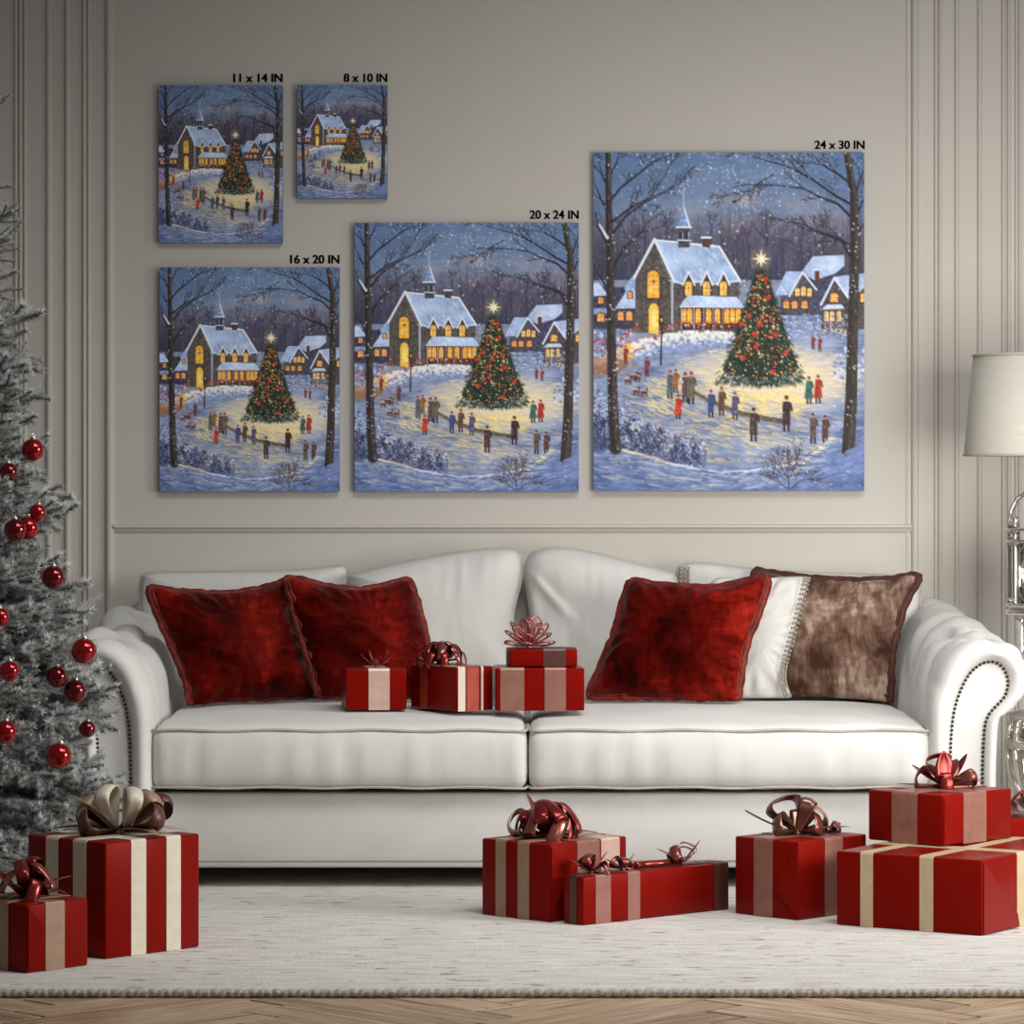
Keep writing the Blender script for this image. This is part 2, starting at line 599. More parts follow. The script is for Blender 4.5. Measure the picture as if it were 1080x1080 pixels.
    roof([(692, 504), (708, 490), (750, 490), (757, 502)], (206, 216, 238))
    for x in (706, 722, 742):
        window(x, 523, 13, 30, True, (240, 206, 122))
    for i in range(240):
        x, y = U(580, 770), U(515, 585)
        dot(x, y, U(2, 7), J((186, 198, 226) if U() < .7 else (92, 100, 136), 22), .7, U(2, 4))
    for i in range(44):
        dot(U(690, 768), U(548, 585), U(1.5, 3), ((206, 66, 44), (240, 190, 90), (60, 56, 70))[rs.randint(3)], .9, U(2, 5))

    # the stone church
    stones([(270, 408), (458, 415), (458, 566), (270, 572)], (84, 78, 80), 520, 5)
    stones([(164, 572), (164, 412), (218, 312), (270, 412), (270, 572)], (84, 78, 76), 640, 5)
    roof([(218, 306), (402, 324), (462, 422), (420, 426), (276, 424)], (166, 188, 226))
    for i in range(70):
        x = U(225, 400)
        y = U(312, 400)
        seg(x, y, x + 8, y + 16, 3, 2, (222, 230, 246), .3)
    line([(160, 414), (218, 304), (274, 424)], 7, 8, (226, 232, 246))
    line([(218, 306), (402, 325), (462, 424)], 5, 6, (230, 236, 248))
    line([(268, 420), (268, 560)], 8, 5, (204, 212, 232), .75)
    line([(276, 424), (300, 430), (340, 424), (390, 430), (460, 422)], 6, 6, (206, 218, 242))
    for x in (315, 366, 414):
        poly([(x - 15, 470), (x - 15, 430), (x, 400), (x + 15, 430), (x + 15, 470)], (62, 52, 52))
        window(x, 444, 20, 40, True, (246, 190, 92))
        line([(x - 17, 434), (x, 396), (x + 17, 434)], 5, 5, (226, 232, 246))
        dot(x, 442, 3, (170, 40, 34))
    roof([(290, 494), (312, 464), (452, 468), (474, 498)], (176, 196, 230))
    line([(290, 496), (474, 499)], 4, 4, (220, 228, 244))
    poly([(290, 498), (470, 500), (464, 560), (290, 562)], (70, 44, 40))
    for x in (304, 318, 342, 372, 397, 424, 440, 456):
        window(x, 522, 15, 42, True, (246, 182, 74), (96, 52, 36))
    for x in (294, 330, 358, 385, 412, 470):
        line([(x, 500), (x, 560)], 3, 3, (196, 196, 206), .8)
    window(215, 432, 34, 78, True, (246, 180, 66), (60, 44, 40))
    seg(200, 424, 231, 424, 1.5, 1.5, (150, 84, 40))
    dot(216, 424, 6, (176, 44, 36))
    window(216, 530, 28, 88, True, (250, 200, 76), (104, 78, 66), False)
    dot(216, 536, 11, (255, 240, 160), .8, 34, 1.)
    poly([(286, 328), (286, 272), (318, 272), (318, 328)], (72, 68, 78), 1, 30, 2)
    for x in (294, 310):
        line([(x, 282), (x, 306)], 7, 7, (44, 44, 64))
        line([(x + 4, 282), (x + 4, 306)], 2, 2, (206, 214, 234))
    poly([(284, 268), (302, 214), (320, 268)], (134, 160, 208), 1, 40, 2)
    line([(302, 214), (318, 268)], 4, 6, (224, 230, 246))
    line([(280, 270), (322, 270)], 5, 5, (224, 230, 246))
    line([(283, 306), (322, 308)], 4, 4, (212, 220, 240))
    line([(301, 150), (301, 216)], 1.4, 3, (206, 212, 226), .9)
    poly([(354, 326), (354, 300), (376, 300), (376, 328)], (84, 62, 60), 1, 20, 2)
    line([(352, 299), (378, 299)], 6, 6, (226, 232, 246))

    # the clearing lit from the windows
    for k in range(60):
        f = 1 - k / 60.
        dot(540, 702, 300 * f + 20, np.array((196, 188, 184)) * f + np.array((252, 226, 150)) * (1 - f), .14, 118 * f + 8, .5)
    for i in range(900):
        a, r = U(0, 6.28), U(0, 1) ** .5
        x, y = 530 + 280 * r * np.cos(a), 702 + 100 * r * np.sin(a)
        c = J((250, 226, 156), 20) if U() < .6 else J((190, 186, 196), 20)
        seg(x, y, x + U(8, 30), y + U(-2, 3), 3, 2, c, .4)
    for i in range(240):
        x, y = U(400, 640), U(745, 815)
        seg(x, y, x + U(8, 26), y + U(-1, 3), 3.5, 2, J((247, 214, 110), 16), .45)
    dot(522, 706, 135, (150, 152, 184), .75, 26, .7)
    # the slope in front: warm and blue streaks
    for i in range(1100):
        x, y = U(120, 740), U(690, 940)
        if y < 700 + (x - 330) * .27 and x > 330:
            continue
        w = np.exp(-((x - 430 - (y - 850) * .6) / 190) ** 2 - ((y - 840) / 70) ** 2)
        c = J((240, 204, 128), 22) if U() < .36 + .55 * w else J((116, 130, 170), 24)
        seg(x, y, x + U(14, 46), y + U(2, 12), U(3, 6), 2, c, .42)
    for i in range(120):
        x, y = U(190, 300), U(690, 800)
        seg(x, y, x + U(14, 34), y + U(6, 16), 4, 2, J((244, 216, 146), 18), .5)
    # steps, lane and garlands at the church door
    poly([(44, 640), (130, 600), (190, 580), (170, 640), (110, 690), (44, 690)], (164, 124, 100), 1, 50)
    for i in range(90):
        x, y = U(44, 180), U(640, 700)
        seg(x, y, x + U(8, 26), y + U(-4, 2), 3, 2, J((146, 122, 112), 26), .6)
    poly([(108, 640), (108, 614), (150, 598), (176, 606), (150, 656)], (238, 176, 92), 1, 40)
    for k in range(5):
        line([(150 + k * 3, 600 - k * 7), (206 + k * 2, 592 - k * 5)], 4, 4, (150 + 16 * (k % 2), 150, 170))
    for x0, y0, x1, y1 in ((104, 596, 176, 548), (160, 630, 268, 545)):
        for i in range(70):
            f = U()
            dot(x0 + (x1 - x0) * f + U(-5, 5), y0 + (y1 - y0) * f + U(-5, 6), U(2, 5), ((178, 40, 36), (206, 60, 44), (60, 66, 54), (222, 226, 238))[rs.randint(4)], .85)
    for i in range(190):
        x = U(262, 462)
        dot(x, 546 + U(-6, 7), U(1.6, 4), ((184, 40, 36), (150, 34, 34), (64, 70, 54), (226, 226, 236))[rs.randint(4)], .85)
    line([(262, 566), (380, 562), (460, 566)], 7, 7, (84, 84, 78))
    # snowy bushes
    for i in range(760):
        f = U()
        x = 150 + 295 * f
        yc = 628 - 36 * f - 18 * np.sin(f * 3.1)
        hh = 44 - 14 * f
        y = yc + U(-hh * .7, hh * .75)
        lit = (yc + hh * .2 - y) / hh
        c = J((236, 232, 226), 14) if lit + U(-.5, .5) > .1 else J((132, 148, 194), 26)
        dot(x, y, U(3, 9), c, .75, U(2.5, 6))
    for i in range(130):
        x, y = U(44, 130), U(560, 640)
        dot(x, y, U(3, 9), J((176, 188, 222) if U() < .6 else (86, 94, 136), 24), .8, U(3, 6))
    for i in range(26):
        dot(U(44, 100), U(585, 625), U(2, 5), J((180, 44, 38), 14), .9)
    for i in range(90):
        x, y = U(728, 815), U(610, 700)
        dot(x, y, U(4, 11), J((206, 214, 234) if U() < .6 else (110, 122, 166), 22), .8, U(3, 7))
    line([(238, 540), (236, 660)], 4, 5, (36, 32, 36))
    poly([(231, 544), (233, 522), (243, 522), (245, 544)], (44, 36, 36))
    dot(238, 533, 4, (250, 200, 110), .9, 8)
    # low curved stone wall
    wl = [(330, 738), (365, 758), (400, 773), (450, 795), (510, 810), (582, 822)]
    line(wl, 9, 15, (76, 70, 56))
    for i in range(300):
        k = U(0, 4.99)
        j = int(k)
        x, y = (np.array(wl[j]) + (np.array(wl[j + 1]) - wl[j]) * (k - j))
        dot(x + U(-2, 2), y + U(-6, 6), U(1.5, 3), J((128, 116, 84), 34), .8, 1.6)
    line([(x, y + 9) for x, y in wl], 4, 7, (110, 120, 160), .5)

    # the decorated fir
    def fir_half(y):
        return 8 + (y - 385) / 310. * 104
    poly([(521, 372), (545, 430), (575, 520), (604, 610), (628, 670), (600, 706), (521, 722), (446, 708), (412, 676), (440, 610), (468, 520), (498, 430)], (32, 46, 38))
    for i in range(2600):
        y = 385 + 325 * U() ** .7
        hw = fir_half(y) * (1.02 + .1 * np.sin(y * .42))
        f = U(-1, 1)
        x = 521 + hw * f
        yb = y + 10 * (1 - f * f)
        c = J(((24, 36, 32), (42, 62, 44), (70, 92, 62), (16, 24, 26))[rs.randint(4)], 9)
        seg(x, yb, x + f * U(6, 14) + U(-2, 2), yb + U(5, 13), U(2, 4), 1, c, .85)
    for i in range(90):
        f = U(-1, 1)
        x, y = 521 + 100 * f, 706 - 22 * f * f + U(-6, 8)
        seg(x, y, x + f * 9, y + U(2, 8), 1.6, 1, (214, 222, 236), .7)
    for i in range(330):
        y = 395 + 305 * U() ** .75
        x = 521 + fir_half(y) * U(-.95, .95)
        c = ((196, 52, 40), (226, 98, 58), (240, 186, 84), (252, 234, 170), (170, 36, 34), (206, 120, 70))[rs.randint(6)]
        dot(x, y, U(1.6, 4.4), c, .95)
        dot(x - 1, y - 1, 1.1, (255, 232, 196), .7)
    for x, y in ((534, 418), (515, 545), (502, 572), (505, 610), (592, 628), (554, 682), (463, 545), (540, 470), (484, 520), (470, 640), (562, 575)):
        for k in range(5):
            a = k * 1.257 + .3
            seg(x, y, x + 8 * np.cos(a), y + 8 * np.sin(a), 5, 3, (214, 48, 40))
    dot(521, 360, 40, (250, 226, 170), .35, None, 1.)
    for k in range(8):
        a, L = k * .785 - 1.571, (30 if k % 2 == 0 else 22)
        poly([(521 + 9 * np.cos(a - .4), 360 + 9 * np.sin(a - .4)), (521 + L * np.cos(a), 360 + L * np.sin(a)), (521 + 9 * np.cos(a + .4), 360 + 9 * np.sin(a + .4))], (252, 234, 182))
    dot(521, 360, 11, (255, 246, 214), 1.)

    def figure(x, y0, y1, coat, hat=(90, 44, 36), skirt=False, lean=0):
        h = y1 - y0
        dot(x + 4, y1 + 1, h * .22, (104, 110, 152), .6, h * .05, .8)
        for s in (-1, 1):
            seg(x + s * h * .05, y0 + h * .7, x + s * h * .06, y1, h * .07, h * .06, (40, 34, 40))
        w = .16 if skirt else .11
        poly([(x - h * .09, y0 + h * .2), (x + h * .09, y0 + h * .2), (x + h * .11, y0 + h * .45), (x + h * w, y0 + h * .84), (x - h * w, y0 + h * .84), (x - h * .105, y0 + h * .45)], coat, 1, 26, 2)
        seg(x + h * .1, y0 + h * .26, x + h * (.15 + lean), y0 + h * .44, h * .08, h * .06, np.array(coat) * .85)
        dot(x + h * .015, y0 + h * .13, h * .068, (190, 138, 108))
        dot(x, y0 + h * .085, h * .075, hat, 1, h * .065)
        seg(x - h * .09, y0 + h * .3, x - h * .11, y0 + h * .8, 1.6, 1.2, np.minimum(255, np.array(coat) * 1.5 + 20), .5)
    for f in ((262, 672, 754, (84, 92, 92), (150, 60, 40)), (278, 670, 738, (150, 92, 56), (130, 44, 34)), (305, 678, 766, (92, 70, 72), (90, 44, 40)),
              (322, 676, 770, (104, 92, 78), (160, 52, 40)), (285, 742, 814, (184, 52, 38), (120, 40, 32), True), (378, 728, 808, (66, 76, 118), (150, 56, 44)),
              (408, 720, 803, (92, 70, 52), (150, 70, 40)), (446, 734, 814, (86, 78, 110), (130, 56, 50)), (499, 778, 876, (70, 50, 48), (60, 34, 32)),
              (592, 744, 848, (64, 46, 48), (84, 40, 32)), (656, 690, 770, (58, 96, 86), (120, 52, 40), True), (682, 686, 768, (160, 54, 44), (150, 50, 38), True),
              (668, 794, 882, (92, 78, 66), (70, 62, 44)), (702, 800, 882, (84, 56, 52), (90, 46, 38)), (668, 574, 616, (120, 50, 52)), (687, 578, 622, (130, 58, 56)),
              (196, 636, 694, (110, 52, 44), (80, 40, 36)), (136, 604, 656, (120, 60, 50), (70, 60, 60))):
        figure(*f)
    for x, y in ((142, 704), (168, 696), (166, 734), (188, 738), (160, 692)):
        dot(x, y, 12, J((120, 50, 40), 20), .95, 7)
        for k in (-7, -2, 5, 9):
            seg(x + k, y + 3, x + k, y + 13, 3, 2, (60, 44, 44))
        dot(x + 8, y - 8, 5, (70, 44, 42))
        seg(x - 8, y - 4, x + 6, y - 5, 3, 3, (236, 226, 220), .7)

    # bushes at lower left, near bank of snow
    for i in range(1500):
        f = U() ** 1.3
        x = 44 + 320 * f
        y0, y1 = 700 + 190 * f ** .6, 905 + 55 * f
        y = U(y0, y1)
        d = (y - y0) / (y1 - y0)
        c = J((176, 188, 218), 22) if U() > .35 + .6 * d else J((74, 84, 130) if U() < .6 else (46, 52, 92), 16)
        dot(x, y, U(2, 6), c, .72, U(2, 5))
    for i in range(150):
        f = U() ** 1.3
        x, y = 50 + 300 * f, U(820 + 60 * f, 915 + 45 * f)
        tree(x, y, -1.57 + U(-.7, .7), U(8, 17), 1.8, 2, J((46, 48, 76), 10), .5)
    bank = [(40, 908), (80, 902), (112, 896), (180, 912), (250, 934), (330, 950), (400, 960), (480, 957), (560, 945), (622, 930), (670, 905), (720, 862), (770, 826), (820, 800), (820, 1024), (40, 1024)]
    poly(bank, (94, 111, 152), 1, 48)
    for i in range(1000):
        x = U(30, 815)
        top = np.interp(x, [p[0] for p in bank[:14]], [p[1] for p in bank[:14]])
        y = top + 4 + (1020 - top) * U()
        k = (y - top) / 130.
        c = J((88, 106, 156), 22) if U() < .3 + .55 * k else J((150, 164, 200), 22)
        if U() < .13 and k < .7:
            c = J((226, 206, 176), 14)
        seg(x, y, x + U(14, 50), y + U(-6, 7) + (4 if x < 400 else -6), U(3, 7), 2, c, .42)
    for i in range(160):
        x = U(90, 720)
        top = np.interp(x, [p[0] for p in bank[:14]], [p[1] for p in bank[:14]])
        seg(x, top + U(0, 8), x + U(10, 26), top + U(2, 10), 4, 2, J((236, 216, 172) if 100 < x < 250 or x > 560 else (204, 212, 232), 12), .55)
    line(bank[3:10], 1.5, 1.5, (84, 92, 136), .7)
    for i in range(70):
        x = U(44, 815)
        seg(x, 1016 + U(-5, 4), x + U(20, 50), 1016 + U(-5, 4), 4, 3, (88, 104, 152), .5)

    # the two big bare trees that frame it
    def trunk(pts, wa, wb, col):
        line(pts, wa, wb, col)
        for i in range(560):
            k = U(0, len(pts) - 1.01)
            j = int(k)
            f = k - j
            x = pts[j][0] + (pts[j + 1][0] - pts[j][0]) * f
            y = pts[j][1] + (pts[j + 1][1] - pts[j][1]) * f
            w = (wa + (wb - wa) * k / (len(pts) - 1)) / 2
            o = U(-w, w)
            c = J((104, 92, 84) if o > 0 else (34, 30, 34), 18)
            seg(x + o, y, x + o + U(-1, 1), y + U(6, 16), 2, 1.2, c, .6)
    bc = (44, 40, 48)
    for x0, y0, pts in ((90, 300, [(135, 240), (190, 200), (255, 165), (285, 150)]), (88, 200, [(120, 160), (170, 120), (215, 85), (262, 66)]),
                        (92, 400, [(130, 330), (180, 285), (240, 268)]), (88, 170, [(70, 120), (48, 100)]), (86, 130, [(110, 90), (118, 57)]),
                        (90, 330, [(64, 280), (44, 255)]), (90, 260, [(150, 215), (205, 185), (250, 120)]), (96, 470, [(70, 420), (48, 380)]), (88, 230, [(66, 190), (46, 140)])):
        line([(x0, y0)] + pts, 8, 1.5, bc)
        for x, y in pts:
            tree(x, y, np.arctan2(pts[-1][1] - y0, pts[-1][0] - x0) + U(-.5, .5), U(20, 32), 2.4, 3, bc, .5, .12)
    for x0, y0, pts in ((785, 250, [(740, 205), (690, 185), (640, 160), (560, 150), (500, 148)]), (780, 150, [(740, 120), (690, 90), (660, 57)]), (786, 210, [(730, 180), (660, 130), (590, 95), (530, 80), (470, 60)]),
                        (784, 330, [(740, 300), (690, 285), (640, 262), (590, 252)]), (770, 350, [(750, 310), (716, 296), (660, 280), (600, 255)]), (788, 180, [(802, 130), (815, 100)]),
                        (790, 240, [(806, 200), (815, 190)]), (556, 120, [(520, 140), (480, 168), (440, 172)]), (788, 300, [(806, 268), (815, 258)]), (650, 128, [(615, 100), (590, 57)])):
        line([(x0, y0)] + pts, 8 if x0 > 700 else 4, 1.5, bc)
        for x, y in pts:
            tree(x, y, np.arctan2(pts[-1][1] - y0, pts[-1][0] - x0) + U(-.6, .6), U(18, 30), 2.4, 3, bc, .5, .14)
    trunk([(86, 50), (88, 200), (92, 400), (96, 600), (100, 780), (108, 900)], 15, 32, (52, 46, 46))
    trunk([(762, 50), (784, 180), (786, 350), (780, 560), (776, 760), (768, 905)], 18, 38, (56, 50, 46))
    line([(62, 262), (84, 300)], 5, 9, (226, 232, 246), .9)
    for x, y in ((88, 330), (94, 520), (100, 690), (784, 300), (790, 420), (772, 640), (778, 800)):
        for k in range(7):
            dot(x + U(-14, 16), y + U(-40, 40), U(1.5, 3.4), (238, 240, 248), .95)
    for i in range(260):
        x, y = U(735, 815), U(872, 960)
        if y > 905 - (x - 768) * .9 + U(-10, 10) and not (y < 900 and abs(x - 770) < 20):
            seg(x, y, x + U(8, 26), y + U(-10, 4), U(4, 8), 3, J((112, 128, 176), 20), .7)
    for x, y, a, l in ((598, 1016, -1.6, 40), (600, 985, -2.2, 30), (602, 980, -1.1, 34), (592, 1010, -2.5, 28), (606, 1012, -.7, 30)):
        tree(x, y, a, l, 3, 4, (52, 44, 56), .5, .1)
    # falling snow
    for i in range(900):
        x, y = U(44, 815), 57 + 963 * U() ** 1.5
        dot(x, y, U(1, 2.7) if U() < .9 else U(2.8, 4.2), (236, 240, 250), U(.5, 1))
    for gx, gy, s, n in ((440, 120, 50, 50), (590, 130, 70, 60), (500, 190, 60, 40), (470, 240, 60, 25), (300, 160, 30, 25), (180, 820, 60, 60), (110, 780, 50, 60)):
        for i in range(n):
            dot(gx + rs.randn() * s * .6, gy + rs.randn() * s * .5, U(1, 2.8), (240, 243, 250), U(.6, 1))
    B[:] += (fine * 7)[..., None]
    return np.clip(B[57:1020, 44:815], 0, 255) / 255.


# ------------------------------------------------------------------ the room
ZT = 2.35
wb = MB().box((-2.6, 0, 0), (2.9, .1, ZT)).build('wall_back', M['wall'])
struct(wb)

# herringbone oak floor
mb = MB()
mb.box((-3, -8.6, -.06), (3.3, .1, -.004))
nbase = len(mb.f)
pw, pl = .085, .51
tones, uvs = [], []
random.seed(5)
c45 = math.sqrt(.5)
for i in range(-70, 70):
    for j in range(-6, 7):
        for o in (0, 1):
            bx, by = i * pw, i * pw + j * 2 * pl
            if o == 0:
                q = [(bx, by), (bx + pl, by), (bx + pl, by + pw), (bx, by + pw)]
            else:
                q = [(bx, by + pw), (bx + pw, by + pw), (bx + pw, by + pw + pl), (bx, by + pw + pl)]
            w = [((x - y) * c45, (x + y) * c45 - 3.) for x, y in q]
            cx, cy = sum(p[0] for p in w) / 4, sum(p[1] for p in w) / 4
            if not (-2.9 < cx < 3.2 and -4.3 < cy < -1.6):
                continue
            g = .0012
            ctr = Vector((cx, cy))
            w = [ctr + (Vector(p) - ctr) * (1 - g / .06) for p in w]
            z = .0 + random.uniform(-.0006, .0)
            n0 = len(mb.v)
            mb.add([(p[0], p[1], z) for p in w] + [(p[0], p[1], -.004) for p in w],
                   [(0, 1, 2, 3), (0, 4, 5, 1), (1, 5, 6, 2), (2, 6, 7, 3), (3, 7, 4, 0)], False)
            tones.append((len(mb.f) - 5, random.uniform(.82, 1.12), o, random.random() * 9))
fl = mb.build('floor', M['oak'], flip=False)
struct(fl)
me = fl.data
ca = me.color_attributes.new('tone', 'FLOAT_COLOR', 'CORNER')
uvl = me.uv_layers.new(name='UVMap')
base = np.array(lin('#cfbba2')[:3])
cols = np.ones((len(me.loops), 4), np.float32)
cols[:, :3] = base * .55
uva = np.zeros((len(me.loops), 2), np.float32)
for fi, t, o, sh in tones:
    tint = base * t * np.array((1., random.uniform(.97, 1.03), random.uniform(.94, 1.04)))
    for k in range(5):
        for li in me.polygons[fi + k].loop_indices:
            cols[li, :3] = tint
            co = me.vertices[me.loops[li].vertex_index].co
            a, b_ = (co.x + co.y) * c45, (co.y - co.x) * c45
            uva[li] = (a + sh, b_ + sh) if o == 0 else (b_ + sh, a + sh)
ca.data.foreach_set('color', cols.ravel())
uvl.data.foreach_set('uv', uva.ravel())


def bead(name, pxc, w, depth, z0=0., z1=ZT):
    """A raised half-round strip of wall moulding."""
    x, hw = (pxc - 540) / 469., w / 469. / 2
    mb = MB()
    prof = [(x + hw * math.cos(PI * k / 8), -depth * math.sin(PI * k / 8) ** .8 if 0 < k < 8 else .002) for k in range(9)]
    vs = [(a, b_, z) for z in (z0, z1) for a, b_ in prof]
    mb.add(vs, [(k, k + 1, k + 10, k + 9) for k in range(8)])
    return struct(mb.build(name, M['wall']))


trims = [(17, 4, .006), (21.8, 4, .007), (26.6, 4, .006), (52, 6.5, .009), (71.5, 6, .009), (89.3, 4.6, .008), (94, 4.2, .007), (116, 9, .012),
         (965, 8, .011), (987, 4.4, .008), (991.6, 4.2, .007), (1009, 5, .008), (1033.2, 5.4, .009), (1058.2, 4.6, .008), (1064, 4.6, .008), (1072, 4, .007), (1076, 4, .006),
         (-20, 6, .009), (-60, 6, .009), (1100, 6, .009), (1140, 6, .009)]
for k, (px, w, dp) in enumerate(trims):
    bead('trim_%d' % (k + 1), px, w, dp)
# chair rail between the two large uprights
zr0, zr1 = HC - (561.5 - 500) / 469, HC - (553 - 500) / 469
xa, xb = (120 - 540) / 469, (961.5 - 540) / 469
prof = [(0.002, zr1), (-.006, zr1), (-.012, zr1 - .002), (-.013, zr1 - .007), (-.008, zr1 - .009), (-.006, zr0 + .004), (-.003, zr0), (.002, zr0)]
mb = MB()
mb.add([(x, p, z) for x in (xa, xb) for p, z in prof], [(k, k + 1, k + 9, k + 8) for k in range(7)], False)
struct(mb.build('trim_22', M['wall']))
mb = MB()
for x in (958.0,):
    xx = (x - 540) / 469
    mb.box((xx - .004, -.004, .1), (xx + .001, .002, ZT))
struct(mb.build('trim_23', M['wall']))
mb = MB()
mb.box((-2.6, -.014, 0), (2.9, .001, .1), .004)
struct(mb.build('baseboard_back', M['wall']))

# ------------------------------------------------------------------ the rug
RZ = .012
yf = -DC + (HC - RZ) * F / (1044 - HY)
mb = MB()
nx, ny = 60, 24
X0, X1, Y0, Y1 = -1.75, 1.95, yf, -.25
vs = [(X0 + (X1 - X0) * i / nx, Y0 + (Y1 - Y0) * j / ny, RZ) for j in range(ny + 1) for i in range(nx + 1)]
mb.add(vs, [(j * (nx + 1) + i, j * (nx + 1) + i + 1, (j + 1) * (nx + 1) + i + 1, (j + 1) * (nx + 1) + i) for j in range(ny) for i in range(nx)])
mb.box((X0, Y0, .0005), (X1, Y1, RZ - .0005))
rug = mb.build('area_rug', M['rug'])
tag(rug, 'cream woven area rug with brown flecks under the sofa and presents', 'rug')
mb = MB()
path = [(X0 + (X1 - X0) * i / 900, Y0 - .001 + .0012 * math.sin(i * 2.1), .0072 + .0009 * math.sin(i * 1.3)) for i in range(901)]
mb.tube(path, .0066, 8)
mb.tube([(X0, Y0 + (Y1 - Y0) * i / 60, .007) for i in range(61)], .0064, 8)
mb.tube([(X1, Y0 + (Y1 - Y0) * i / 60, .007) for i in range(61)], .0064, 8)
tag(mb.build('edge_binding', M['rug_edge'], rug), 'stitched rug edge')

# ------------------------------------------------------------------ the printed canvases
art = paint_village()
GW, GH = 257, 321
ih = np.linspace(0, art.shape[0], GH + 1).astype(int)
iw = np.linspace(0, art.shape[1], GW + 1).astype(int)
small = np.zeros((GH, GW, 3), np.float32)
acc = np.add.reduceat(np.add.reduceat(art, ih[:-1], 0), iw[:-1], 1)
small = acc / (np.diff(ih)[:, None, None] * np.diff(iw)[None, :, None])
small = np.where(small <= .04045, small / 12.92, ((small + .055) / 1.055) ** 2.4).astype(np.float32)
gx, gz = np.meshgrid(np.linspace(-.5, .5, GW), np.linspace(.5, -.5, GH))
gv = np.stack([gx, np.zeros_like(gx), gz], -1).reshape(-1, 3)
ii = (np.arange(GH - 1)[:, None] * GW + np.arange(GW - 1)[None]).ravel()
gf = np.stack([ii, ii + GW, ii + GW + 1, ii + 1], 1)
pm = bpy.data.meshes.new('printed_picture')
pm.from_pydata(gv.tolist(), [], gf.tolist())
ca = pm.color_attributes.new('paint', 'FLOAT_COLOR', 'POINT')
ca.data.foreach_set('color', np.concatenate([small.reshape(-1, 3), np.ones((GW * GH, 1), np.float32)], 1).ravel())
pm.materials.append(M['print'])
TH = .02
frames = [(626, 161, 911.5, 517.5, 'largest winter village canvas print, hung at the right above the sofa', '24 x 30 IN', (859, 912, 148.3, 157.2), 'black 24 x 30 IN lettering on the wall above the largest canvas'),
          (374, 235, 610.5, 518.5, 'second largest winter village canvas print, hung in the middle above the sofa', '20 x 24 IN', (558.6, 610.6, 221.8, 231), 'black 20 x 24 IN lettering on the wall above the middle canvas'),
          (168.5, 282, 358, 518.5, 'medium winter village canvas print, hung lowest on the left above the sofa arm', '16 x 20 IN', (306, 358.2, 268.8, 278), 'black 16 x 20 IN lettering on the wall above the lower left canvas'),
          (167.5, 90, 298, 256.5, 'small winter village canvas print in the top left corner of the display', '11 x 14 IN', (246, 298.2, 77.6, 86.6), 'black 11 x 14 IN lettering on the wall above the top left canvas'),
          (313.5, 90, 408.5, 209.5, 'smallest winter village canvas print, beside the top left canvas', '8 x 10 IN', (362.4, 408.6, 77.6, 86.6), 'black 8 x 10 IN lettering on the wall above the smallest canvas')]
for x0, y0, x1, y1, label, word, wb_, wl_ in frames:
    a, c = at(x0, y1, -TH), at(x1, y0, -TH)
    ctr = (a + c) / 2
    o = MB().box((a.x, -TH, a.z), (c.x, -.0005, c.z), .0015)
    root = bpy.data.objects.new('canvas_picture', None)
    bpy.data.objects.remove(root)
    cv = MB()
    cv.v, cv.f, cv.s = [tuple(Vector(p) - Vector((ctr.x, 0, ctr.z))) for p in o.v], o.f, o.s
    cv = cv.build('canvas_picture', M['canvas_edge'])
    cv.location = (ctr.x, 0, ctr.z)
    tag(cv, label, 'canvas print', 'winter village canvas prints')
    pr = bpy.data.objects.new('printed_picture', pm)
    COL.objects.link(pr)
    pr.parent = cv
    pr.location = (0, -TH - .0006, 0)
    pr.scale = (c.x - a.x, 1, c.z - a.z)
    # lettering
    cu = bpy.data.curves.new('size_lettering', 'FONT')
    cu.body = word
    cu.offset = .014
    cu.extrude = .02
    fo = bpy.data.objects.new('lettering_source', cu)
    COL.objects.link(fo)
    bpy.context.view_layer.update()
    lm = bpy.data.meshes.new_from_object(fo.evaluated_get(bpy.context.evaluated_depsgraph_get()))
    bpy.data.objects.remove(fo)
    bmm = bmesh.new()
    bmm.from_mesh(lm)
    base_ = bmm.verts[:] + bmm.edges[:] + bmm.faces[:]
    for dx in (-.026, .026):
        cp = bmesh.ops.duplicate(bmm, geom=base_)['geom']
        bmesh.ops.translate(bmm, verts=[e for e in cp if isinstance(e, bmesh.types.BMVert)], vec=(dx, 0, 0))
    bmm.to_mesh(lm)
    bmm.free()
    co = np.array([v.co[:] for v in lm.vertices])
    mn, mxx = co.min(0), co.max(0)
    la, lb = at(wb_[0], wb_[3], 0), at(wb_[1], wb_[2], 0)
    w_, h_ = lb.x - la.x, lb.z - la.z
    for v in lm.vertices:
        x, y, z = v.co
        v.co = ((x - mn[0]) / (mxx[0] - mn[0]) * w_ - w_ / 2, -.0012 * (z - mn[2]) / (mxx[2] - mn[2]) - .0002, (y - mn[1]) / (mxx[1] - mn[1]) * h_)
    lm.materials.clear()
    lm.materials.append(M['letter'])
    lm.name = 'size_lettering'
    lo = bpy.data.objects.new('size_lettering', lm)
    COL.objects.link(lo)
    lo.location = ((la.x + lb.x) / 2, 0, la.z)
    tag(lo, wl_, 'lettering', 'size lettering above the canvases')

# ------------------------------------------------------------------ the sofa
def fold_noise(p, s, seed=0.):
    q = Vector((p[0] * s + seed, p[1] * s, p[2] * s - seed))
    return mnoise.noise(q)


def ridged(p, s, seed=0.):
    return 1 - abs(fold_noise(p, s, seed)) * 2


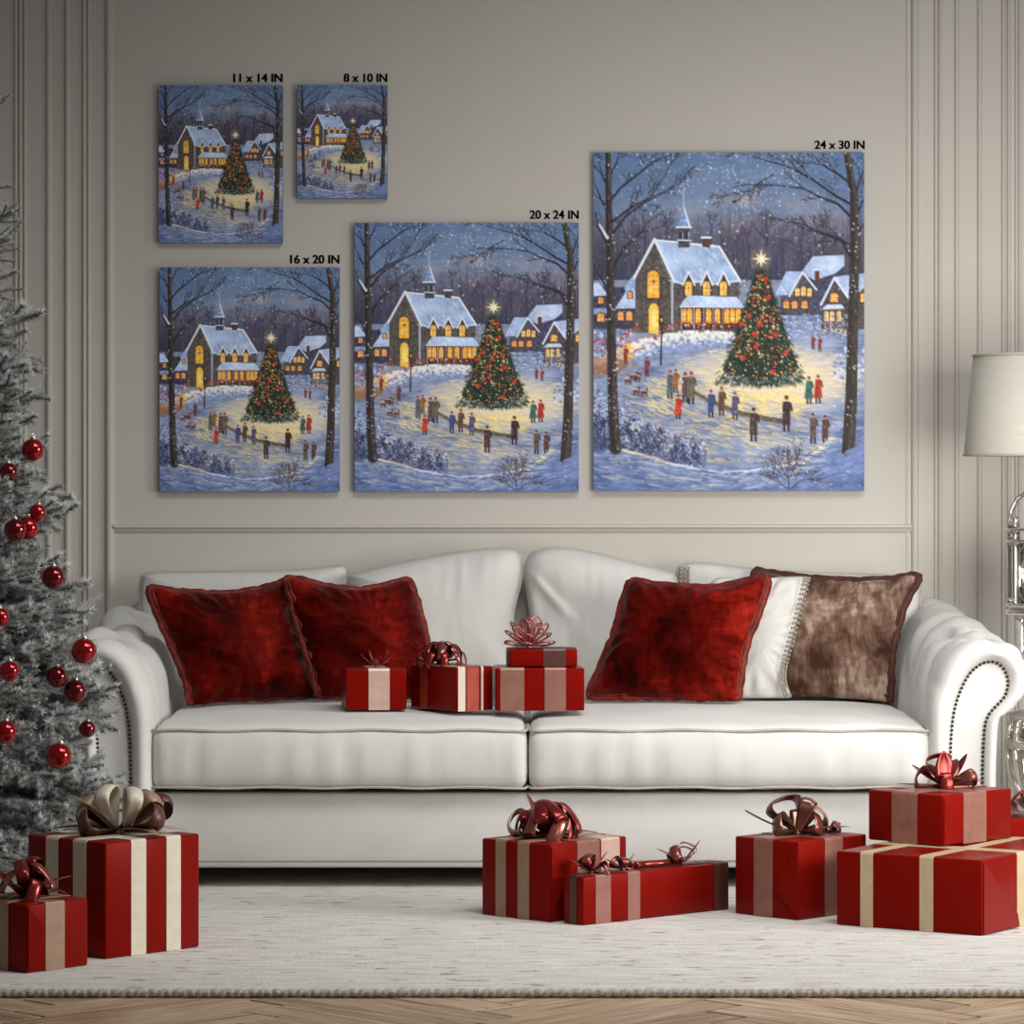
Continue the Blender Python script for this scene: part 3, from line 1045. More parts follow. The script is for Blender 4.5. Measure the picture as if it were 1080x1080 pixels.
def inflate(outline, thick, rings=14, power=2.4, q=.55, fn=None, back=1.):
    """A stuffed cushion from a closed outline of 3-D points on a plane; returns MB and the plane normal (towards the room)."""
    n = len(outline)
    ctr = sum(outline, Vector()) / n
    nrm = Vector()
    for a, b_ in zip(outline, outline[1:] + outline[:1]):
        nrm += (a - ctr).cross(b_ - ctr)
    nrm.normalize()
    if nrm.y > 0:
        nrm = -nrm
    mb = MB()
    vs, fs = [], []
    idx = {}
    for side in (1, -1):
        for r in range(rings + 1):
            rho = (1 - r / rings) ** .85
            for k in range(n if r < rings else 1):
                if r == 0 and side == -1:
                    idx[(side, r, k)] = idx[(1, 0, k)]
                    continue
                p = ctr + (outline[k] - ctr) * rho
                t = thick * (1 - rho ** power) ** q * (1 if side == 1 else back)
                if fn and side == 1:
                    t += fn(p, rho, k / n) * min(1, (1 - rho) * 6)
                idx[(side, r, k)] = len(vs)
                vs.append(p + nrm * t * side)
        for r in range(rings):
            for k in range(n):
                k2 = (k + 1) % n
                if r < rings - 1:
                    fs.append((idx[(side, r, k)], idx[(side, r, k2)], idx[(side, r + 1, k2)], idx[(side, r + 1, k)]))
                else:
                    fs.append((idx[(side, r, k)], idx[(side, r, k2)], idx[(side, rings, 0)]))
    mb.add(vs, fs)
    return mb, nrm


def rounded_box(lo, hi, r, cell, fn=None):
    lo, hi = Vector(lo), Vector(hi)
    ctr, h = (lo + hi) / 2, (hi - lo) / 2
    bm = bmesh.new()
    n = [max(4, int(2 * h[i] / cell)) for i in range(3)]
    for ax in range(3):
        a, b_ = [i for i in range(3) if i != ax]
        for s in (-1, 1):
            g = []
            for i in range(n[a] + 1):
                row = []
                for j in range(n[b_] + 1):
                    p = Vector((0, 0, 0))
                    p[ax] = s * h[ax]
                    # cells crowd the edges so the rounding stays smooth
                    p[a] = -h[a] * math.cos(PI * i / n[a]) * .35 + h[a] * (2 * i / n[a] - 1) * .65
                    p[b_] = -h[b_] * math.cos(PI * j / n[b_]) * .35 + h[b_] * (2 * j / n[b_] - 1) * .65
                    row.append(bm.verts.new(p))
                g.append(row)
            for i in range(n[a]):
                for j in range(n[b_]):
                    bm.faces.new((g[i][j], g[i + 1][j], g[i + 1][j + 1], g[i][j + 1]))
    bmesh.ops.remove_doubles(bm, verts=bm.verts[:], dist=1e-6)
    rr = Vector([min(r, h[i] * .98) for i in range(3)])
    for v in bm.verts:
        q = Vector([max(-(h[i] - rr[i]), min(h[i] - rr[i], v.co[i])) for i in range(3)])
        d = v.co - q
        m_ = max(abs(d[i]) / rr[i] for i in range(3))
        if m_ > 0 and d.length > 1e-9:
            d = d * (m_ / math.sqrt(sum((d[i] / rr[i]) ** 2 for i in range(3))))
        v.co = q + d
    if fn:
        for v in bm.verts:
            v.co = fn(v.co.copy(), h)
    bm.verts.index_update()
    mb = MB()
    mb.add([v.co + ctr for v in bm.verts], [[v.index for v in f.verts] for f in bm.faces])
    bm.free()
    return mb


SF = -.95                         # plane of the sofa's front
SS = F / (DC + SF)                # pixels per metre there
sofa = empty('sofa', (at(570, 918, SF).x, -.5, RZ), 'ivory roll-arm sofa with loose cushions and nailhead trim against the wall', 'sofa')
OX = lambda px: (px - 540) / SS
OZ = lambda py: HC - (py - HY) / SS
zb = OZ(917)
# apron and inner box
mb = MB()
mb.box((OX(150), SF + .03, zb), (OX(990), -.06, OZ(838)), .006)
mb.build('base', M['fabric_panel'], sofa)
mb = MB().tube([(OX(158 + 824 * i / 60), SF + .029, OZ(909)) for i in range(61)], .0025, 6)
tag(mb.build('welt', M['piping'], sofa), 'piped seam along the base')
for px, y in ((190, -.85), (950, -.85), (190, -.12), (950, -.12)):
    mb = MB()
    x = OX(px)
    mb.lathe([(.017, RZ + .001), (.02, RZ + .005), (.026, zb - .004), (.026, zb + .004)], 16, (x, y, 0))
    mb.build('leg', M['dark_wood'], sofa)
# back frame with a low crown in the middle
top = [(150, 618), (250, 614), (360, 609), (430, 600), (500, 587), (548, 581), (600, 587), (660, 600), (705, 611), (850, 615), (965, 620)]
tp = smooth_path([at(x, y, -.07) for x, y in top], 60)
mb = MB()
vs = []
for p in tp:
    for y, dz in ((-.13, -.03), (-.115, -.006), (-.08, 0), (-.035, -.006), (-.02, -.03), (-.02, zb - p.z), (-.13, zb - p.z)):
        vs.append((p.x, y, p.z + dz))
n = 7
mb.add(vs, [(i * n + k, i * n + (k + 1) % n, (i + 1) * n + (k + 1) % n, (i + 1) * n + k) for i in range(59) for k in range(n)])
mb.add([vs[k] for k in range(7)], [tuple(range(7))], False)
mb.add([vs[59 * 7 + k] for k in range(7)], [tuple(range(7))], False)
mb.build('back_frame', M['fabric_panel'], sofa)

# seat cushions
for x0, x1, seed in ((159, 556.5, 0.), (557.5, 982, 5.)):
    lo, hi = (OX(x0), SF, OZ(833)), (OX(x1), -.21, OZ(769))

    def crown(v, h, seed=seed):
        a, b_ = 1 - (v.x / h.x) ** 2, 1 - (v.y / h.y) ** 2
        a, b_ = max(0, a), max(0, b_)
        t = max(0, v.z / h.z)
        v.z += t * .026 * a ** .35 * b_ ** .5
        if v.y < 0:
            k = (-v.y / h.y) ** 6
            mid = max(0, 1 - (v.z / h.z) ** 2)
            v.y -= k * (.012 * mid * a ** .3)
            v.y += k * mid * .008 * fold_noise((v.x * 30 + seed, v.z * 3, 0), 1.)
            v.z += k * .003 * fold_noise((v.x * 9 + seed, 3, 0), 1.)
        v.z += t * .004 * fold_noise((v.x * 6 + seed, v.y * 6, 1), 1.)
        return v
    cu = rounded_box(lo, hi, .022, .016, crown)
    c = cu.build('seat_cushion', M['fabric'], sofa)
    for zz, rr in ((hi[2] - .003, .003), (lo[2] + .004, .0028)):
        pts = []
        xa_, xb_ = lo[0] + .006, hi[0] - .006
        for i in range(41):
            pts.append((xa_ + (xb_ - xa_) * i / 40, SF + .002, zz + .0016 * math.sin(i * .6 + seed)))
        pts = [(lo[0] + .001, -.3, zz), (lo[0] + .001, SF + .03, zz), (lo[0] + .002, SF + .01, zz)] + pts + [(hi[0] - .002, SF + .01, zz), (hi[0] - .001, SF + .03, zz), (hi[0] - .001, -.3, zz)]
        MB().tube(pts, rr, 6).build('piping', M['piping'], c)

# back cushions
YB = -.2
backs = [([(152, 738), (148, 690), (147, 640), (148, 613), (156, 605), (200, 603.5), (260, 603), (320, 601), (352, 597.5), (364, 598), (368, 608), (368, 650), (366, 700), (362, 738), (260, 741)], .045, -.155),
         ([(370, 739), (366, 690), (366, 640), (367, 612), (376, 605), (430, 592), (480, 583), (515, 579), (538, 579), (548, 585), (551, 598), (549, 615), (544, 634), (541, 652), (542, 690), (546, 739), (460, 742)], .075, YB),
         ([(556, 739), (559, 690), (560, 655), (558, 636), (555, 615), (554, 600), (558, 587), (570, 580), (592, 578), (625, 583), (665, 593), (703, 603), (713, 611), (716, 640), (717, 690), (714, 739), (640, 742)], .075, YB),
         ([(716, 738), (713, 690), (713, 640), (714, 604), (722, 595), (745, 594.5), (790, 600), (850, 604), (910, 606), (955, 608.5), (969, 612), (972, 624), (969, 660), (966, 700), (962, 738), (840, 741)], .045, -.155)]
for k, (pts, th, y0) in enumerate(backs):
    out = smooth_path([on_plane(x, y, y0, .12, .5) for x, y in pts], 120, True)

    def crease(p, rho, t, k=k):
        e = .006 * fold_noise(p, 9., k * 3.) + .003 * fold_noise((p.x * 60, p.y, p.z * 8), 1., k)
        if k == 2:
            d = math.hypot((p.x - .075) / .05, (p.z - .56) / .05)
            e -= .016 * math.exp(-d * d)
            s = (p.x - .06) + (p.z - .59) * .9
            e += .012 * math.exp(-(s / .012) ** 2) * math.exp(-((p.x - .09) / .05) ** 2)
        return e
    mb, nrm = inflate(out, th, 16, 3.2, .5, crease, .6)
    c = mb.build('back_cushion', M['fabric'], sofa)
    MB().tube([p + nrm * .001 for p in out], .0028, 6, True).build('piping', M['piping'], c)
    if k == 3:
        # open-work band down the left side of this cushion
        mb = MB()
        for i in range(26):
            for j, dx in ((0, .004), (1, .0085)):
                p = on_plane(718 + j * 4.5, 600 + i * 4.4, y0 - .028, .12, .5)
                mb.ball(p, .0036, 8, 6, (.9, .5, 1.2))
        mb.tube([on_plane(716, 598 + i * 12, y0 - .022, .12, .5) for i in range(11)], .0025, 6)
        mb.tube([on_plane(726.5, 598 + i * 12, y0 - .03, .12, .5) for i in range(11)], .0025, 6)
        tag(mb.build('lace_trim', M['lace'], c), 'grey openwork band')

# rolled arms
panel = [(1002, 917), (1002, 870), (1002, 820), (1003, 780), (1006, 752), (1012, 731), (1021, 713), (1032, 702), (1044, 698), (1054, 701), (1061, 710), (1063, 722), (1059, 735), (1050, 745), (1042, 755), (1038, 770), (1036, 810), (1036, 870), (1036, 917)]
outer = [(979, 917), (979, 870), (979, 820), (979, 775), (981, 742), (986, 718), (998, 696), (1015, 682), (1036, 675), (1059, 677), (1076, 687), (1085, 704), (1084, 724), (1076, 741), (1064, 752), (1055, 760), (1052, 810), (1052, 870), (1052, 917)]
for side in (1, -1):
    P = smooth_path([(OX(x), 0, OZ(y)) for x, y in panel], 110)
    Q = smooth_path([(OX(x), 0, OZ(y)) for x, y in outer], 110)
    xc = OX(570)
    if side < 0:
        P = [Vector((2 * xc - p.x, 0, p.z)) for p in P]
        Q = [Vector((2 * xc - p.x, 0, p.z)) for p in Q]
    secs = []
    for f, y in ((0., -.944), (.12, -.954), (.3, -.966), (.5, -.972), (.7, -.968), (.88, -.955), (1., -.93)):
        secs.append((f, y))
    for i in range(1, 46):
        secs.append((1., -.93 + (.93 - .07) * i / 45))
    vs = []
    nQ = 110
    for si, (f, y) in enumerate(secs):
        tt = max(0, (y + .93) / .86)
        lift = .055 * tt ** 1.5
        for k in range(nQ):
            p = P[k].lerp(Q[k], f)
            z = p.z
            up = max(0, (z - zb) / (OZ(675) - zb))
            a = k / (nQ - 1)
            mid = math.sin(PI * min(1, max(0, (a - .12) / .7)))
            nv = (Q[k] - P[k])
            nv = nv.normalized() if nv.length > 1e-6 else Vector((0, 0, 1))
            w = 0.
            if f > .3:
                # gathered pleats near the front roll, soft buttoned folds behind
                fr = math.exp(-tt * 5)
                w += .011 * fr * (abs(math.sin(a * 30 + 2 * math.sin(a * 9))) ** .6 - .7) * mid
                q = Vector((a * 4.2 + .9 * tt + side, tt * 5. - a * 2.2, side * 2.))
                rg = 1 - abs(mnoise.noise(q)) * 2.2
                w -= .042 * max(0, rg - .4) * mid * min(1, tt * 6)
                w += .006 * mnoise.noise(Vector((a * 7, tt * 9, 3 + side))) * mid
            vs.append((p.x + nv.x * w, y, z + lift * up + nv.z * w))
    fs = [(s * nQ + k, s * nQ + k + 1, (s + 1) * nQ + k + 1, (s + 1) * nQ + k) for s in range(len(secs) - 1) for k in range(nQ - 1)]
    mb = MB().add(vs, fs)
    L = len(secs) - 1
    mb.add([vs[L * nQ + k] for k in range(nQ)], [tuple(range(nQ))], False)
    arm = mb.build('arm', M['fabric'], sofa)
    mb = MB()
    pv = [(p.x, -.9465, p.z) for p in P] + [(p.x, -.93, p.z) for p in P]
    mb.add(pv, [tuple(range(nQ))] + [(k, k + 1, nQ + k + 1, nQ + k) for k in range(nQ - 1)], False)
    mb.build('arm_panel', M['fabric_panel'], arm)
    mb = MB()
    for p in resample([(p.x, 0, p.z) for p in P], 104, False):
        mb.ball((p.x, -.9525, p.z), .0031, 8, 6, (1, .8, 1))
    tag(mb.build('nailhead_trim', M['nail'], arm), 'row of dark nailheads')

# ------------------------------------------------------------------ throw pillows on the sofa
from mathutils.bvhtree import BVHTree


def bvh_of(objs):
    out = []
    for o in objs:
        mw = o.matrix_basis.copy()
        q = o.parent
        while q is not None:
            mw = Matrix.Translation(q.location) @ mw
            q = q.parent
        me = o.data
        out.append(BVHTree.FromPolygons([mw @ v.co for v in me.vertices], [tuple(p.vertices) for p in me.polygons]))
    return out


def push_out(p, trees, margin):
    """Moves a point of a soft thing out of the solid things it leans on."""
    for _ in range(3):
        moved = False
        for t in trees:
            loc, nrm, i, dist = t.find_nearest(p, .12)
            if loc is None:
                continue
            sgn = (p - loc).dot(nrm)
            if sgn < 0:
                p = loc + nrm * margin
                moved = True
            elif dist < margin:
                p = loc + (p - loc).normalized() * margin if dist > 1e-6 else loc + nrm * margin
                moved = True
        if not moved:
            break
    return p


SOLID = bvh_of([c for c in sofa.children if c.name.split('.')[0] in ('seat_cushion', 'back_cushion', 'arm')])


def pillow(name, pts, y0, kx, kz, th, mat, trim, label, seed, frill=.0085, group=None):
    x0 = at(sum(p[0] for p in pts) / len(pts), 600, y0).x
    out = resample(smooth_path([on_plane(x, y, y0, kz, .36, kx, x0) for x, y in pts], 240, True), 132)
    ctr = sum(out, Vector()) / len(out)
    root = empty(name, (ctr.x, ctr.y, min(p.z for p in out)), label, 'pillow', group)

    def folds(p, rho, t):
        u = Vector((p.x * 1., p.y, p.z))
        e = .009 * fold_noise(u, 10., seed) + .004 * ridged((u.x * .6 + u.z * .8, u.y, u.z * 1.1 - u.x * .5), 20., seed + 3)
        ang = math.atan2(p.z - ctr.z, p.x - ctr.x)
        e += .009 * math.sin(ang * 21 + 5 * fold_noise(u, 12, seed)) * max(0, (rho - .5) / .5) ** 1.5
        return e - .003
    mb, nrm = inflate(out, th, 22, 2.6, .6, folds, .55)
    mb.v = [tuple(push_out(Vector(v), SOLID, .0065)) for v in mb.v]
    cov = mb.build('cover', mat, root)
    out = [push_out(p, SOLID, frill * 1.5 if trim else .006) for p in out]
    if trim:
        rr, path = [], []
        for i, p in enumerate(out + out[:0]):
            w = frill * (1 + .35 * math.sin(i * 1.7 + seed) * mnoise.noise(Vector((i * .21, seed, 0))) + .3 * mnoise.noise(Vector((i * .5, seed, 2))))
            rr.append(w)
            path.append(p + nrm * .002 + (p - ctr).normalized() * .003 * mnoise.noise(Vector((i * .4, seed, 5))))
        t = MB().tube(path, rr, 8, True, flat=.75)
        t.tube([p + nrm * .008 - (p - ctr).normalized() * .007 for p in path], [r_ * .45 for r_ in rr], 6, True)
        SOLID.extend(bvh_of([t.build('trim', trim, root)]))
    SOLID.extend(bvh_of([cov]))
    return root, ctr, nrm


VG = 'red velvet pillows on the sofa'
pillow('throw_pillow', [(157, 620), (176, 622), (198, 624), (242, 625.5), (285, 618), (302, 613), (307, 630), (315, 660), (325, 705), (332, 730), (331, 738), (310, 737), (288, 738), (249, 742), (215, 748), (203, 748), (199, 735), (194, 715), (178, 676), (164, 644)],
       -.53, .42, .3, .06, M['red_velvet'], M['red_trim'], 'crushed red velvet pillow leaning on the left sofa arm', 1., group=VG)
pillow('throw_pillow', [(300, 613), (315, 611), (343, 618), (379, 622), (408, 617), (426, 612), (433, 614), (440, 634), (447, 661), (453, 690), (457, 725), (456, 737), (430, 738), (390, 739), (352, 738), (337, 737), (331, 715), (321, 683), (309, 645)],
       -.50, .2, .3, .052, M['red_velvet'], M['red_trim'], 'crushed red velvet pillow behind the left gift box, second from the left arm', 7., group=VG)
pillow('throw_pillow', [(667, 612), (692, 616), (748, 619), (778, 614), (803, 608), (811, 613), (802, 645), (789, 678), (782, 715), (779, 742), (772, 746), (748, 743), (692, 738), (644, 736), (622, 734), (631, 708), (648, 667), (657, 634)],
       -.56, -.3, .3, .055, M['red_velvet'], M['red_trim'], 'crushed red velvet pillow on the right seat in front of the white pillow', 13., group=VG)
wp, wc, wn = pillow('throw_pillow', [(752, 612), (790, 611), (822, 608.5), (850, 608), (853, 612), (845, 640), (834, 680), (827, 706), (828, 722), (834, 733), (830, 738), (800, 738.5), (770, 738), (744, 737), (742, 700), (748, 650)],
                    -.44, -.2, .3, .034, M['white_linen'], None, 'white linen pillow with a lace edge between the red and brown pillows', 21.)
mb = MB()
for x, y, z_ in smooth_path([(852, 610, 0), (845, 640, 0), (836, 673, 0), (828, 702, 0), (827, 718, 0), (832, 734, 0)], 34):
    for dx in (-4., -1.2, 1.6):
        p = on_plane(x + dx, y, -.446 - .006 * (1 - dx), .3, .36, -.2, wc.x)
        mb.ball(p, .0037, 8, 6, (.8, .6, 1))
tag(mb.build('lace_trim', M['lace'], wp), 'grey lace edging')
pillow('throw_pillow', [(795, 603), (812, 604), (835, 607), (862, 610), (905, 612), (945, 610), (962, 606), (970, 609), (963, 622), (954, 640), (947, 665), (941, 690), (940, 722), (938, 744), (930, 749), (896, 742), (866, 738), (836, 738), (815, 736), (808, 700), (803, 660), (799, 630)],
       -.345, -.28, .3, .05, M['brown_velvet'], M['brown_trim'], 'mottled brown velvet pillow leaning on the right sofa arm', 29.)

# ------------------------------------------------------------------ presents
def bow_loop(parent, c, az, el, ln, w, fat, mat, name='loop', twist=0., th=.0007):
    """A ribbon loop that leaves the knot at c, in the parent's own frame."""
    d = Vector((math.cos(az) * math.cos(el), math.sin(az) * math.cos(el), math.sin(el)))
    up = Vector((-math.cos(az) * math.sin(el), -math.sin(az) * math.sin(el), math.cos(el)))
    sd = d.cross(up)
    up, sd = up * math.cos(twist) + sd * math.sin(twist), sd * math.cos(twist) - up * math.sin(twist)
    mb = MB()
    n, m_ = 26, 4
    vs = []
    for layer in (0, 1):
        for i in range(n + 1):
            t = i / n
            r = ln * math.sin(PI * t) ** .85
            o = fat * ln * math.sin(2 * PI * t) * .5 * (1.25 - .35 * math.cos(2 * PI * t))
            nr = Vector((math.cos(PI * t), math.sin(2 * PI * t), 0))
            ww = w * (.35 + .65 * math.sin(PI * t) ** .6)
            for j in range(m_ + 1):
                s = j / m_ - .5
                p = Vector(c) + d * r + up * o + sd * s * ww
                p += d * (.07 * ln * (1 - 4 * s * s) * math.sin(PI * t))
                inner = (Vector(c) + d * ln * .5 - p)
                inner = inner.normalized() if inner.length > 1e-6 else Vector((0, 0, 0))
                vs.append(p + inner * th * layer)
    N = (n + 1) * (m_ + 1)
    fs = []
    for i in range(n):
        for j in range(m_):
            a = i * (m_ + 1) + j
            q = (a, a + 1, a + m_ + 2, a + m_ + 1)
            fs.append(q)
            fs.append(tuple(N + v for v in q[::-1]))
        for j in (0, m_):
            a = i * (m_ + 1) + j
            fs.append((a, a + m_ + 1, N + a + m_ + 1, N + a))
    mb.add(vs, fs)
    return mb.build(name, mat, parent, True)


def bow_tail(parent, c, az, el, ln, w, curl, mat, name='ribbon_tail', point=True, th=.0007):
    d = Vector((math.cos(az), math.sin(az), 0))
    sd = Vector((-math.sin(az), math.cos(az), 0))
    mb = MB()
    n, m_ = 14, 4
    vs = []
    for layer in (0, 1):
        p = Vector(c)
        for i in range(n + 1):
            t = i / n
            a = el + curl * t
            step = d * math.cos(a) + Vector((0, 0, 1)) * math.sin(a)
            nrm = -d * math.sin(a) + Vector((0, 0, 1)) * math.cos(a)
            p = p + step * ln / n
            ww = w * (math.sin(PI * min(1, .15 + t * .55)) if not point else math.sin(PI * (.12 + .86 * t)) ** .8)
            for j in range(m_ + 1):
                s = j / m_ - .5
                vs.append(p + sd * s * ww + nrm * (-th * layer + .25 * ww * 4 * s * s * .35))
    N = (n + 1) * (m_ + 1)
    fs = []
    for i in range(n):
        for j in range(m_):
            a = i * (m_ + 1) + j
            q = (a, a + 1, a + m_ + 2, a + m_ + 1)
            fs += [q, tuple(N + v for v in q[::-1])]
        for j in (0, m_):
            a = i * (m_ + 1) + j
            fs.append((a, a + m_ + 1, N + a + m_ + 1, N + a))
    for i in (0, n):
        for j in range(m_):
            a = i * (m_ + 1) + j
            fs.append((a, a + 1, N + a + 1, N + a))
    mb.add(vs, fs)
    return mb.build(name, mat, parent, True)


def gift(cx, by, rx, lx, ty, yaw, z0, label, bands_a=(), bands_b=(), flaps=(), La=None, Lb=None, d=None, H=None, mat='red_paper'):
    """A wrapped box: near corner at pixel (cx, by), right face ending at column rx, left face at column lx, near top corner at row ty."""
    if d is None:
        C = on_floor(cx, by, z0)
    else:
        C = at(cx, by, d - DC)
        C.z = z0
    dd = DC + C.y
    th = math.radians(yaw)

    def reach(px, ux, uy):
        k = (px - 540) / F
        return (k * dd - C.x) / (ux - k * uy)
    La = La or reach(rx, math.cos(th), math.sin(th))
    Lb = Lb or reach(lx, -math.sin(th), math.cos(th))
    H = H or (HC - (ty - HY) / F * dd) - z0
    root = empty('gift_box', C, label, 'gift', 'red wrapped presents', th)
    e = .0006
    MB().box((0, 0, e), (La, Lb, H), .0035, 3).build('wrapped_box', M[mat], root, True)
    for ax, bands in ((0, bands_a), (1, bands_b)):
        L, D = (La, Lb) if ax == 0 else (Lb, La)
        for f0, f1, mt in bands:
            o = .0011 + .0006 * ax
            ring = [(-o, e), (-o, H - .003), (-o * .3 + .001, H + o * .6), (.004, H + o), (D - .004, H + o), (D + o * .3 - .001, H + o * .6), (D + o, H - .003), (D + o, e)]
            t = .0009
            inr = [(-o + t, e), (-o + t, H - .0035), (.0012, H + o * .6 - t), (.0045, H + o - t), (D - .0045, H + o - t), (D - .0012, H + o * .6 - t), (D + o - t, H - .0035), (D + o - t, e)]
            vs = []
            for s in (f0 * L, f1 * L):
                for ringx in (ring, inr):
                    for u, z in ringx:
                        vs.append((s, u, z) if ax == 0 else (u, s, z))
            n = len(ring)
            fs = []
            for k in range(n - 1):
                fs += [(k, k + 1, 2 * n + k + 1, 2 * n + k), (n + k, n + k + 1, 3 * n + k + 1, 3 * n + k), (k, k + 1, n + k + 1, n + k), (2 * n + k, 2 * n + k + 1, 3 * n + k + 1, 3 * n + k)]
            for k in (0, n - 1):
                fs.append((k, n + k, 3 * n + k, 2 * n + k))
            MB().add(vs, fs, False).build('ribbon', M[mt], root, True)
    for face, pts in flaps:
        # folded triangle of wrapping paper on an end
        L = La if face == 'a' else Lb
        mb = MB()
        vs = []
        for q in (0, 1):
            for k, (u, v) in enumerate(pts):
                o = (-.0004 - (.005 if 0 < k < len(pts) - 1 else .0006)) - .0009 * q
                vs.append((u * L, o, v * H) if face == 'a' else (o, u * L, v * H))
        n = len(pts)
        mb.add(vs, [tuple(range(n)), tuple(range(n, 2 * n))] + [(k, (k + 1) % n, n + (k + 1) % n, n + k) for k in range(n)], False)
        mb.build('paper_flap', M[mat], root, True)
    return root, La, Lb, H


def bow(root, c, mat, r=.008):
    """The knot; loops and tails become its children."""
    return MB().ball((c[0], c[1], c[2] + r * .5), r, 12, 8, (1, 1, .8)).build('bow', mat, root, True)


# in front of the tree, left
g, A, Bq, H = gift(28, 1027, 93, -38, 954.5, 47, RZ, 'small red gift box at the far left front, beige ribbon and dark foil bow', [(.30, .61, 'bronze_ribbon')], [(.28, .55, 'bronze_ribbon')],
                   [('a', [(.02, .98), (.24, .62), (.02, .04)])])
kb = bow(g, (A * .42, Bq * .45, H), M['foil_red'])
for k in range(9):
    bow_loop(kb, (A * .42, Bq * .45, H + .004), k * .7 + .2, .25 + .5 * (k % 3), .045 + .012 * (k % 2), .024, .8, M['foil_rose'] if k % 3 == 1 else M['foil_red'], twist=.4 * (k % 3 - 1))
bow_loop(kb, (A * .5, Bq * .4, H + .004), .4, 1.4, .062, .022, .5, M['foil_red'])
for k, az in enumerate((.2, -.5, 5.1, 3.6)):
    bow_tail(kb, (A * .42, Bq * .45, H + .006), az, .5, .08, .022, -.9 + .6 * (k % 2), M['foil_rose'] if k % 2 else M['foil_red'])

g, A, Bq, H = gift(111, 1012, 210.5, 29, 889, 47, RZ, 'tall red gift box beside the tree with paired cream ribbons and wide loop bow', [(.267, .424, 'cream_ribbon'), (.64, .793, 'cream_ribbon')], [(.234, .40, 'cream_ribbon'), (.594, .75, 'cream_ribbon')])
kc = (A * .50, Bq * .42, H)
kb = bow(g, kc, M['bronze_ribbon'], .01)
kc = (kc[0], kc[1], H + .006)
V0 = -math.radians(47)          # direction to the right of the picture in the box's own frame
rt = Vector((math.cos(V0), math.sin(V0), 0))
for dx, tw, ln in ((-.016, .3, .08), (.02, -.45, .076)):
    bow_loop(kb, Vector(kc) + rt * dx * .5, V0 - 1.57 + dx * 36, 1.22, ln, .03, .5, M['cream_ribbon'], twist=tw)
bow_loop(kb, kc, V0 + .1, .75, .085, .036, .45, M['bronze_ribbon'], twist=.9)
bow_loop(kb, kc, V0 + 3.1, .6, .08, .036, .5, M['bronze_ribbon'], twist=-.8)
bow_loop(kb, kc, V0 - .4, .4, .085, .034, .4, M['brown_ribbon'], twist=-.7)
bow_loop(kb, kc, V0 + 3.7, .3, .075, .034, .5, M['brown_ribbon'], twist=.7)
bow_loop(kb, kc, V0 + .4, .5, .1, .03, .35, M['brown_ribbon'], twist=.6)
bow_tail(kb, kc, V0 + 3.5, .75, .1, .034, -.2, M['cream_ribbon'])
bow_tail(kb, kc, V0 + 3.3, .25, .11, .028, -.4, M['brown_ribbon'])
bow_tail(kb, kc, V0 + .1, .2, .11, .03, -.4, M['pale_ribbon'])
bow_tail(kb, kc, V0 - .7, .3, .09, .03, -.6, M['bronze_ribbon'])

# in front of the sofa, middle
g, A, Bq, H = gift(580.5, 973, 661, 508, 891, 47, RZ, 'red gift box with large copper bow standing on the rug before the sofa middle', [(.343, .635, 'rose_ribbon'), (.655, .90, 'pale_ribbon')], [(.30, .465, 'bronze_ribbon'), (.638, .786, 'bronze_ribbon')],
                   [('a', [(.01, .98), (.18, .55), (.01, .03)])])
kc = (A * .42, Bq * .5, H)
V0 = -math.radians(47)
kb = bow(g, kc, M['foil_red'], .012)
kc = (kc[0], kc[1], H + .008)
for k in range(14):
    bow_loop(kb, kc, V0 + k * .92 + .3, (.2, .6, 1.05)[k % 3], .052 + .008 * (k % 2), .03, .85, M['foil_red'] if k % 4 else M['foil_rose'], twist=.5 * ((k * 7) % 3 - 1))
bow_loop(kb, kc, V0 + 3.0, .35, .075, .028, .5, M['cream_ribbon'], twist=.6)
bow_tail(kb, kc, V0 + 2.6, .9, .08, .026, .2, M['foil_rose'])
bow_tail(kb, kc, V0 + .2, .15, .09, .026, -.3, M['foil_rose'])

g, A, Bq, H = gift(614.8, 976.4, 769, 594, 925, 41, RZ, 'long low red gift box lying on the rug with crinkled foil bows', [(.083, .183, 'rose_ribbon'), (.298, .38, 'rose_ribbon'), (.894, .992, 'brown_ribbon')], [(.3, .62, 'brown_ribbon')])
V0 = -math.radians(41)
for q, (fa, nl, big) in enumerate(((.12, 9, .026), (.33, 5, .02), (.74, 10, .03))):
    kc = (A * fa, Bq * .5, H)
    kb = bow(g, kc, M['foil_rose'], .006)
    kc = (kc[0], kc[1], H + .004)
    for k in range(nl):
        bow_loop(kb, kc, V0 + k * 2.1 + q, (.15, .7, 1.2)[k % 3], big * (1 + .25 * (k % 2)), .018, .7, M['foil_rose'] if (k + q) % 2 else M['foil_red'], twist=.6 * ((k * 5) % 3 - 1))
    for k in range(3):
        bow_tail(kb, kc, V0 + (.1, 3.0, 1.2)[k], .75 - .2 * k, big * 1.7, .018, .3 - .4 * k, M['foil_rose'])
mb = MB().tube([(A * (.42 + .22 * i / 10), Bq * (.5 + .08 * math.sin(i * .6)), H + .0075) for i in range(11)], .007, 10)
mb.build('rolled_ribbon', M['foil_red'], g, True)

